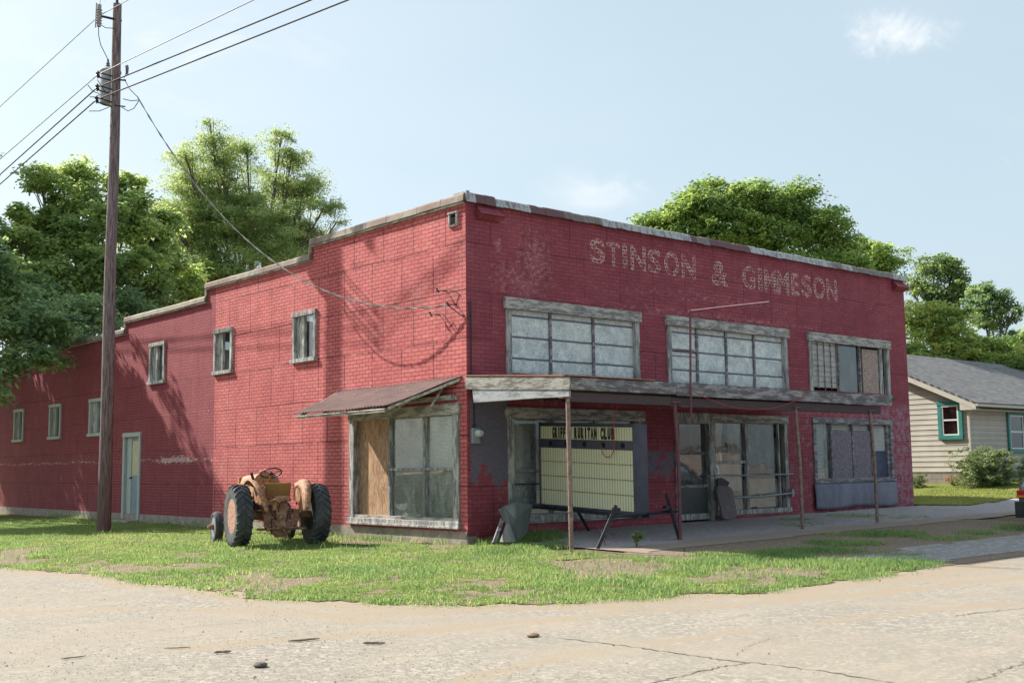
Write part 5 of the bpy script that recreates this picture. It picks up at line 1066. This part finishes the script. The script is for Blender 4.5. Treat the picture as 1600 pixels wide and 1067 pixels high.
# lap siding as real overlapping boards
RY=5.0; RZ=5.9-HZ; EZ=3.52-HZ
def rz(y): return EZ+(.46)*min(y+.45,2*(RY+.45)-(y+.45)) -.06
mb=MB(); z=.48
while z<rz(RY)-.15:
    y0,y1=0,10; 
    if z+.2>rz(0): y0=(z+.2+.06-EZ)/.46-.45; y1=2*RY-y0
    y0=max(y0,0)
    if y1-y0>.3: mb.prism([(-.025,y0,z),(-.004,y0,z+.2),(.1,y0,z+.2),(.1,y0,z)],(0,min(y1,10)-y0,0))
    z+=.2
mb.build('wall',m_sid,Hh)
mb=MB(); z=.48
while z<EZ-.05: mb.prism([(.09,-.0+.0,z),(.09,.021,z+.2),(.09,.1,z+.2),(.09,.1,z)],(15,0,0)); z+=.2
mb.build('wall',m_sid,Hh)
mb=MB(); mb.box(.05,15,.06,9.95,-.3,2.9); mb.build('core',m_sid,Hh)
mb=MB(); mb.add([(.05,0,2.8),(.05,10,2.8),(.05,RY,rz(RY)-.05)],[(0,1,2)]); mb.build('gable',m_sid,Hh)
M_=Mt('block foundation',.9,.1); b_=M_.brick(M_.comb(M_.math('ADD',M_.sep()[1],M_.sep()[0]),M_.sep()[2],0.),.4,.2,.008,(.30,.27,.24),(.24,.22,.2),(.13,.12,.11)); m_blk=M_.fin(b_[0])
mb=MB(); mb.box(-.0,15,.0,10,-.5,.48); mb.build('foundation',m_blk,Hh)
mb=MB(); mb.box(-.035,.03,-.035,.06,.48,EZ); mb.build('corner_board',worn('cream trim',(.52,.49,.43),(.48,.45,.4),2),Hh,bevel=.004); m_cream=bpy.data.materials['cream trim']
M_=Mt('grey shingles',.9,.1); uv=M_.comb(M_.sep()[0],M_.math('MULTIPLY',M_.sep()[1],1.1),0.); b_=M_.brick(uv,.30,.15,.008,(.16,.16,.165),(.26,.255,.255),(.07,.07,.075)); m_shg=M_.fin(M_.mix(M_.ramp(M_.noise(8,5,.7),.4,.7,0,.5),b_[0],(.13,.13,.14)),normal=M_.bump(M_.math('SUBTRACT',1.,b_[1]),.01,.8))
ez=EZ+.02; yy=-.5; xo=-.45
mb=MB(); mb.add([(xo,yy,ez),(15.5,yy,ez),(15.5,RY,RZ+.12),(xo,RY,RZ+.12),(xo,2*RY-yy,ez),(15.5,2*RY-yy,ez)],[(0,1,2,3),(3,2,5,4)]); mb.build('roof',m_shg,Hh,solid=.09)
mb=MB(); mb.prism([(xo-.012,yy-.02,ez-.24),(xo-.012,yy-.02,ez-.05),(xo-.012,RY,RZ+.07),(xo-.012,RY,RZ-.12)],(.03,0,0)); mb.prism([(xo-.012,2*RY-yy,ez-.24),(xo-.012,2*RY-yy,ez-.05),(xo-.012,RY,RZ+.07),(xo-.012,RY,RZ-.12)],(.03,0,0)); 
mb.prism([(xo,yy,ez-.22),(xo,0.1,ez-.22),(xo,.1,ez+.18)],(.46,0,0)); mb.build('rake_board',m_cream,Hh)
mb=MB(); mb.box(xo,15.5,yy-.1,yy+.0,ez-.12,ez-.03); mb.box(xo,15.5,yy,.1,ez-.24,ez-.21); mb.build('gutter',m_cream,Hh,bevel=.01)
m_teal=worn('teal trim',(.03,.19,.17),(.045,.24,.21),3,rough=.5); m_white=Mt('white sash',.5,.3).fin((.62,.64,.64)); m_glh=glassmat('house window glass',(.25,.25,.3),.02,1.5,.02)
def hwin(mp,r):
    w_=frame_mesh(mp,r,.15,.0,.07,False).build('window',m_teal,Hh,bevel=.006); ubox(MB(),mp,r[0],r[1],r[2]-.02,r[2]+.13,0,.08).build('sill',m_teal,w_)
    q=frame_mesh(mp,(r[0]+.15,r[1]-.15,r[2]+.13,r[3]-.15),.06,.0,.05,False); ubox(q,mp,r[0]+.2,r[1]-.2,(r[2]+r[3])/2-.03,(r[2]+r[3])/2+.03,0,.04); ubox(q,mp,r[0]+.2,r[1]-.2,r[2]+.13,r[2]+.18,0,.04); q.build('sash',m_white,w_)
    ubox(MB(),mp,r[0]+.2,r[1]-.2,r[2]+.15,r[3]-.2,.012,.016).build('pane',m_glh,w_); ubox(MB(),mp,r[0]+.2,r[1]-.2,r[2]+.15,r[3]-.2,.002,.006).build('curtain',worn('dim curtain',(.10,.07,.08),(.05,.04,.05),2),w_)
HW=lambda u,v,d:(-.026-d,u,v); HS=lambda u,v,d:(u,-.0-d,v)
hwin(HW,(.22,1.2,2.27-HZ,3.68-HZ)); hwin(HS,(2.95,4.4,1.75-HZ,3.35-HZ)); hwin(HS,(4.5,5.9,1.75-HZ,3.35-HZ))
# ================= LEAF CROWNS =================
def leaves(name,C_,Rr,per,size,mat,parent=None,flat=.5,seed=1,asp=.5,dirs=None,upb=.35,hue=None):
    """C_ clump centres (n,3); Rr clump radii (n,3); per leaves each"""
    r=np.random.default_rng(seed); n=len(C_); N0=n*per; idx=np.repeat(np.arange(n),per)
    d=r.normal(size=(N0,3)); d/=np.linalg.norm(d,axis=1)[:,None]; rad=r.uniform(.15,1,N0)**.6; P=C_[idx]+d*rad[:,None]*Rr[idx]
    nn=r.normal(size=(N0,3)); nn[:,2]=np.abs(nn[:,2])+upb*2; nn+=d*.6; nn/=np.linalg.norm(nn,axis=1)[:,None]
    t=r.normal(size=(N0,3)); t-=nn*np.sum(t*nn,1)[:,None]; t/=np.linalg.norm(t,axis=1)[:,None]; b=np.cross(nn,t); s=size*r.uniform(.55,1.25,N0)[:,None]
    V=np.stack([P,P+t*s*.55+b*s*asp*.5,P+t*s-nn*s*.15,P+t*s*.45-b*s*asp*.5],1).reshape(-1,3); k=np.arange(N0)*4; F=np.stack([k,k+1,k+2,k+3],1)
    ch=r.uniform(0,1,n) if hue is None else hue; rv=np.clip(ch[idx]*.55+r.uniform(0,.45,N0),0,1)
    return npmesh(name,V,F,mat,parent,attrs={'rnd':np.repeat(rv,4)})
def clumps(blobs,dens,rc,seed,hl=.55,flat=.5,gap=.34):
    """blobs: (centre, rx, rz) -> clump centres spread through the outer part of every bough mass"""
    r=np.random.default_rng(seed); out=[];rr=[]
    for c,a,b in blobs:
        n=max(5,int(dens*(a*a*b)**.667)); d=r.normal(size=(n,3)); d/=np.linalg.norm(d,axis=1)[:,None]; q=(r.uniform(hl,1.,n)+(r.uniform(0,1,n)<.22)*r.uniform(0,.32,n))[:,None]
        P=np.array(c)+d*q*np.array([a,a,b]); P=P[vnoise(P[:,0]*.55+P[:,2]*.8,P[:,1]*.55-P[:,2]*.6,1.,seed)>gap]; n=len(P); out.append(P); s=rc*r.uniform(.35,1.35,(n,1)); rr.append(np.concatenate([s,s,s*flat],1))
    return np.concatenate(out),np.concatenate(rr)
m_bark2=worn('tree bark',(.10,.085,.08),(.17,.145,.13),3,bump=.02)
def tree(name,label,cat,base,blobs,mat,dens=14,rc=.7,per=60,size=.2,tr=.3,seed=1,asp=.55,group=None,hl=.5,barkmat=None,upb=.35,flat=.5,gap=.34):
    bx,by=base; bz=gz(bx,by)-.1; T_=thing(name,label,cat,(bx,by,bz),0,group); off=np.array([bx,by,bz])
    bl=[((np.array(at_d(px_,py_,d))-off),rx_/1790*d,rz_/1790*d) for px_,py_,d,rx_,rz_ in blobs]
    C_,Rr=clumps(bl,dens,rc,seed,hl,flat,gap); 
    leaves('crown',C_,Rr,per,size,mat,T_,seed=seed+5,asp=asp,upb=upb)
    r=random.Random(seed); mb=MB(); cen=Vector(np.mean([b[0] for b in bl],0)); top=max(b[0][2] for b in bl); fork=Vector((cen.x*.3,cen.y*.3,min(b[0][2]-b[2] for b in bl)*.8+.4 if True else 2)); fork.z=max(fork.z,1.8)
    mb.tube([(0,0,-.2),(.0,0,.4),fork*.5+Vector((.1,0,0)),fork],[tr*1.35,tr*1.05,tr*.92,tr*.8],12)
    for c,a,b in bl:
        c=Vector(c); m1=fork.lerp(c,.45)+Vector((r.uniform(-.4,.4),r.uniform(-.4,.4),-.08*(c-fork).length)); q=tr*.30; tip=c+Vector((0,0,b*.35)); mb.tube([fork-Vector((0,0,.2)),m1,c-Vector((0,0,b*.1)),tip],[q,q*.7,q*.42,.02],8)
        for k in range(7):
            dd=Vector((r.gauss(0,1),r.gauss(0,1),r.gauss(.25,.7))).normalized(); st=m1.lerp(c,r.uniform(.4,1.)); e=c+Vector((dd.x*a*.65,dd.y*a*.65,dd.z*b*.6)); mb.tube([st,st.lerp(e,.5)+Vector((0,0,.12*a)),e],[q*.30,q*.18,.012],5)
    mb.build('trunk',barkmat or m_bark2,T_,smooth=True); return T_
G1=leafmat('locust leaves',[(0,(.11,.19,.08)),(1,(.42,.46,.19)),(.5,(.24,.32,.12))],.55)
G2=leafmat('broad leaves',[(0,(.07,.14,.05)),(1,(.46,.52,.19)),(.5,(.25,.34,.12))],.55)
G3=leafmat('dark leaves',[(0,(.07,.14,.075)),(1,(.32,.42,.16)),(.5,(.16,.24,.11))],.5)
G4=leafmat('oak leaves',[(0,(.07,.14,.05)),(1,(.36,.45,.12)),(.5,(.17,.26,.07))],.5)
G5=leafmat('yellowing leaves',[(0,(.08,.16,.05)),(1,(.52,.50,.16)),(.5,(.24,.33,.09))],.5)
G6=leafmat('far pale leaves',[(0,(.09,.15,.06)),(1,(.26,.34,.11)),(.5,(.15,.22,.08))],.5)
tree('locust_tree','tall feathery light green locust tree rising behind the stepped roof','tree',tuple(at_d(395,600,62)[:2]),
  [(328,190,61,10,14),(335,222,61,26,22),(385,228,62,28,20),(350,262,62,40,24),(290,245,60,28,16),(300,285,61,42,24),(440,212,63,22,16),(455,248,63,32,20),(478,290,63,34,22),(430,300,64,38,24),(385,320,62,38,26),(320,330,61,45,24),(505,325,62,34,14),(470,345,63,48,24),(525,348,62,20,8),(400,375,62,50,26),(330,385,61,45,26),(345,290,63,80,80),(460,300,64,62,72),(395,360,63,110,56),(320,350,62,70,50),(280,375,61,40,26),(455,385,63,40,18),(360,420,60,60,30),(420,400,61,60,26),(300,420,60,50,30),(480,370,63,44,20),(350,350,61,50,26),(260,330,60,30,22),(290,430,60,50,30)],
  G1,dens=34,rc=.72,per=80,size=.18,flat=.45,gap=.33,tr=.34,seed=3,asp=.32,hl=.25)
tree('maple_tree','broad leaved bright green tree on the far left behind the pole','tree',tuple(at_d(120,640,56)[:2]),
  [(64,282,55,26,22),(120,268,56,30,20),(118,312,55,36,28),(36,338,54,20,16),(78,350,55,36,30),(55,395,54,44,26),(20,365,53,22,14),(165,345,54,30,30),(120,375,54,40,36),(205,330,55,34,30),(195,290,56,26,24),(230,372,55,42,30),(150,420,53,44,34),(90,440,53,50,34),(210,425,54,50,34),(262,345,56,24,22),(255,420,55,30,34),(25,445,52,45,34),(285,450,57,44,34),(320,440,59,40,34),(230,470,56,50,30),(345,430,60,40,30)],
  G2,dens=46,rc=.62,per=84,size=.20,flat=.5,gap=.30,tr=.36,seed=8,asp=.72,hl=.4)
tree('overhanging_tree','dark shaded tree hanging low over the rear of the side wall','tree',(-7.6,36),
  [(20,510,44,52,34),(85,505,44.5,46,36),(140,490,47,42,32),(60,555,43.5,34,28),(8,570,42.5,28,20),(-20,610,42,24,20),(5,470,46,60,30),(200,480,52,40,26),(130,535,49,30,14),(235,470,54,34,30),(-60,520,42,60,50),(-70,440,46,70,50),(-150,480,43,70,60),(-110,380,46,70,50),(70,470,50,50,24),(-30,600,41,24,24),(160,455,53,44,30),(-20,400,45,50,40),(-90,320,46,60,50),(-170,330,46,70,60),(-130,240,55,80,60),(-60,370,53,60,40),(-220,290,55,80,60),(-60,300,50,36,50),(-250,420,44,80,70),(-120,180,60,70,50),(-40,460,56,60,50),(-100,500,56,60,50),(-170,440,59,70,60),(-230,480,56,70,60),(-60,520,52,50,40),(-150,545,54,60,40),(-270,400,60,80,70),(-200,380,62,70,60)],
  G3,dens=40,rc=.62,per=50,size=.22,flat=.45,gap=.22,tr=.42,seed=12,asp=.6,hl=.3)
tree('oak_tree','large round green tree behind the right part of the front wall','tree',tuple(at_d(1180,600,62)[:2]),
  [(1100,320,60,50,30),(1160,312,61,44,26),(1225,322,62,50,30),(1250,300,62,26,16),(1180,296,61,24,10),(1280,350,62,44,34),(1045,342,60,44,20),(1015,352,60,26,12),(1130,355,60,60,34),(1210,370,61,60,34),(1300,385,62,36,30),(1090,378,60,60,30),(1320,400,62,22,20),(1250,420,61,70,30),(1110,288,61,20,8),(1005,360,60,18,8),(1335,420,61,26,16)],
  G4,dens=46,rc=.68,per=52,size=.22,flat=.5,gap=.24,tr=.45,seed=21,asp=.6,hl=.4)
tree('small_oak','small dark tree crown just above the right end of the coping','tree',tuple(at_d(1365,600,66)[:2]),
  [(1362,388,66,24,18),(1355,412,66,32,16),(1392,412,66,18,9),(1380,398,66,14,8),(1345,430,66,40,20),(1385,440,66,28,18),(1370,400,66,44,30)],G4,dens=40,rc=.5,per=56,size=.2,tr=.22,seed=25,hl=.3,gap=.12)
tree('ash_tree','pale green tree behind the house roof, taller of the two on the right','tree',tuple(at_d(1460,640,84)[:2]),
  [(1440,420,84,22,18),(1462,412,84,24,14),(1490,425,84,22,16),(1450,450,84,34,24),(1490,455,84,26,22),(1425,450,84,18,24),(1470,480,84,40,20),(1500,445,84,12,14)],G6,dens=30,rc=.6,per=52,size=.24,tr=.35,seed=31,hl=.3)
tree('elm_tree','dark green tree with drooping tips at the right, standing against the sky','tree',tuple(at_d(1545,640,78)[:2]),
  [(1540,450,78,24,12),(1562,462,78,24,14),(1535,475,78,28,16),(1565,485,78,26,16),(1545,500,78,32,14),(1525,455,78,12,10),(1582,492,78,10,8),(1590,540,78,40,24)],G3,dens=32,rc=.5,per=54,size=.22,tr=.3,seed=37,hl=.25)
tree('yellowing_tree','tree with a yellow tinged crown behind the ranch house roof','tree',tuple(at_d(1455,660,62)[:2]),
  [(1430,492,62,30,18),(1465,488,62,30,16),(1495,495,62,22,18),(1450,515,62,44,22),(1490,525,62,36,24),(1425,540,62,30,28),(1460,560,62,70,30),(1530,550,62,60,30),(1590,560,62,60,30)],G5,dens=24,rc=.6,per=64,size=.22,tr=.28,seed=41,hl=.4)
tree('hedge_tree','low bushy green tree behind the house, at the right edge','tree',tuple(at_d(1560,660,64)[:2]),
  [(1530,545,64,36,28),(1575,545,64,36,24),(1610,535,64,34,24),(1470,558,60,46,26),(1525,575,62,60,24),(1600,575,62,60,22),(1425,565,60,34,30),(1660,540,64,60,30)],G4,dens=24,rc=.6,per=60,size=.22,tr=.25,seed=45,hl=.4)
# ---- across the street: what the shop windows mirror ----
Op=thing('brick_house','low tan brick house across the street, mirrored in the shop window','house',(50,-44,-.3))
mb=MB(); mb.box(0,16,-9,0,-.2,3.3); M_=Mt('tan brick',.85,.2); b_=M_.brick(M_.comb(M_.sep()[0],M_.sep()[2],0.),.24,.08,.01,(.30,.21,.17),(.25,.17,.14),(.34,.3,.27)); mb.build('wall',M_.fin(b_[0]),Op)
mb=MB(); mb.prism([(-.5,-9.5,3.25),(-.5,.5,3.25),(-.5,-4.5,5.4)],(17,0,0)); mb.build('roof',m_shg,Op)
for x in (2.5,7.0,11.5):
    w_=frame_mesh(lambda u,v,d:(u,d,v),(x,x+1.7,1.0,2.7),.14,.0,.06).build('window',m_white,Op); ubox(MB(),lambda u,v,d:(u,d,v),x+.14,x+1.56,1.1,2.56,.0,.02).build('pane',m_glassd,w_)
tree('street_tree','leafy tree across the street behind the viewer','tree',(38,-34),[],G4) if False else None
# bushes by the house
def bush(name,label,c,rx_,rz_,mat,seed,size=.07,per=46,dens=60,rc=.16):
    bz=gz(c[0],c[1]); T_=thing(name,label,'bush',(c[0],c[1],bz)); C_,Rr=clumps([((0,0,rz_*.95),rx_,rz_*.9),((rx_*.3,-.1,rz_*1.0),rx_*.7,rz_*.8),((-rx_*.35,0,rz_*.7),rx_*.6,rz_*.6),((0,-.15,rz_*.35),rx_*1.0,rz_*.4)],dens,rc,seed,.3,.5,.05); C_[:,2]=np.maximum(C_[:,2],.05)
    leaves('foliage',C_,Rr,per,size,mat,T_,seed=seed,asp=.6); mb=MB(); r=random.Random(seed)
    for k in range(12): a=r.uniform(0,6.28); mb.tube([(0,0,0),(rx_*.4*math.cos(a),rx_*.4*math.sin(a),rz_*.8),(rx_*.8*math.cos(a),rx_*.8*math.sin(a),rz_*1.5*r.random()+.2)],[.02,.014,.006],5)
    mb.build('stem',m_bark2,T_)
GB=leafmat('sage bush leaves',[(0,(.10,.16,.07)),(1,(.40,.42,.24)),(.5,(.15,.21,.08))],.3); GO=leafmat('orange bush leaves',[(0,(.30,.10,.03)),(1,(.55,.28,.08))],.3)
bush('garden_bush','large round sage green bush at the corner of the beige house',tuple(at_d(1538,757,44.2)[:2]),1.2,.80,GB,51,dens=190,per=60)
bush('garden_bush','low grey green bush beside the red building, at the foot of the house',tuple(at_d(1432,757,45)[:2]),.42,.28,GB,53,dens=90)
bush('garden_bush','small orange leaved bush between the green bushes',tuple(at_d(1490,757,44.8)[:2]),.26,.24,GO,55,dens=160,size=.06,rc=.1)
bush('garden_bush','dark green bush half hidden behind the large sage green one',tuple(at_d(1604,757,46.5)[:2]),.6,.62,G3,57)
# ================= PARKED CAR (rear corner in view) =================
K=thing('parked_car','grey estate car cut off by the right edge, only its rear corner showing','car',(12.1,-6.15,gz(11.5,-6.8)),R(2))
K.location.y=-6.12
m_car=Mt('metallic grey car paint',.3,.5,.35); m_car.b.inputs['Coat Weight'].default_value=.6; m_car=m_car.fin(m_car.mix(m_car.ramp(m_car.noise(4,4,.6),.4,.7),(.16,.18,.19),(.20,.22,.23)))
prof=[(.02,.42),(.0,.75),(.06,1.02),(.14,1.08),(.50,1.62),(.75,1.72),(2.4,1.74),(3.1,1.25),(4.3,1.08),(4.55,.85),(4.6,.45),(4.4,.3),(.15,.3)]
mb=MB(); n=len(prof); 
def sec(y,ins): return [(x+(.02 if ins else 0),y,z) for x,z in prof]
rings=[]; 
for y,sc in ((-.0,.0),(-.06,1),(-1.74,1),(-1.80,0)):
    rings.append([( x+(0.05 if sc==0 and x<1 else 0)-(0.05 if sc==0 and x>4 else 0), y-(0.16*max(0,(z-1.05)/.7) if y>-.9 else -0.16*max(0,(z-1.05)/.7)), z-(.02 if sc==0 else 0)) for x,z in prof])
vs=[v for r_ in rings for v in r_]; fs=[tuple(range(n)),tuple(3*n+i for i in range(n))[::-1]]
for i in range(3):
    for k in range(n): fs.append((i*n+k,(i+1)*n+k,(i+1)*n+(k+1)%n,i*n+(k+1)%n))
mb.add(vs,fs); body=mb.build('body',m_car,K,bevel=.03,smooth=True)
m_plas=worn('dark bumper plastic',(.03,.032,.04),(.05,.052,.06),4,rough=.6)
mb=MB(); mb.box(-.10,.25,-1.84,.03,.28,.66); mb.box(-.02,4.4,-.0,.012,.28,.44); mb.box(-.02,4.4,-1.812,-1.8,.28,.44); b_=mb.build('bumper',m_plas,K,bevel=.05)
m_tail=Mt('red tail light',.2,.5).fin((.45,.02,.02)); m_amb=Mt('amber lens',.2,.5).fin((.6,.25,.03))
for y0,y1 in ((-.30,.006),(-1.806,-1.5)):
    mb=MB(); mb.box(-.03,.22,y0,y1,.74,.94); tl_=mb.build('tail_light',m_tail,K,bevel=.02); mb=MB(); mb.box(-.036,.2,y0+.02,y1-.0+.004,.76,.81); mb.build('reflector',m_amb,tl_)
mb=MB(); mb.prism([(.135,-.18,1.14),(.135,-1.62,1.14),(.43,-1.56,1.58),(.43,-.24,1.58)],(-.02,0,.005)); mb.build('rear_window',m_glassd,K)
for s,yy in ((1,-.05),(-1,-1.75)):
    mb=MB(); mb.prism([(.60,yy+s*.01,1.14),(2.85,yy+s*.01,1.14),(2.35,yy-s*.08,1.60),(.85,yy-s*.08,1.60)],(0,.02*s,0)); mb.build('side_window',m_glassd,K)
for x in (.82,3.7):
    for y,s in ((-.12,1),(-1.68,-1)):
        mb=MB(); mb.lathe([(.21,-.1),(.31,-.105),(.335,-.07),(.335,.07),(.31,.105),(.21,.1)],28,'Y',Matrix.Translation((x,y,.335))); t=mb.build('wheel',m_black,K,smooth=True); mb=MB(); mb.lathe([(0,.04*s),(.06,.06*s),(.19,.03*s),(.215,.08*s)],24,'Y',Matrix.Translation((x,y,.335))); mb.build('rim',m_steel,t,smooth=True)
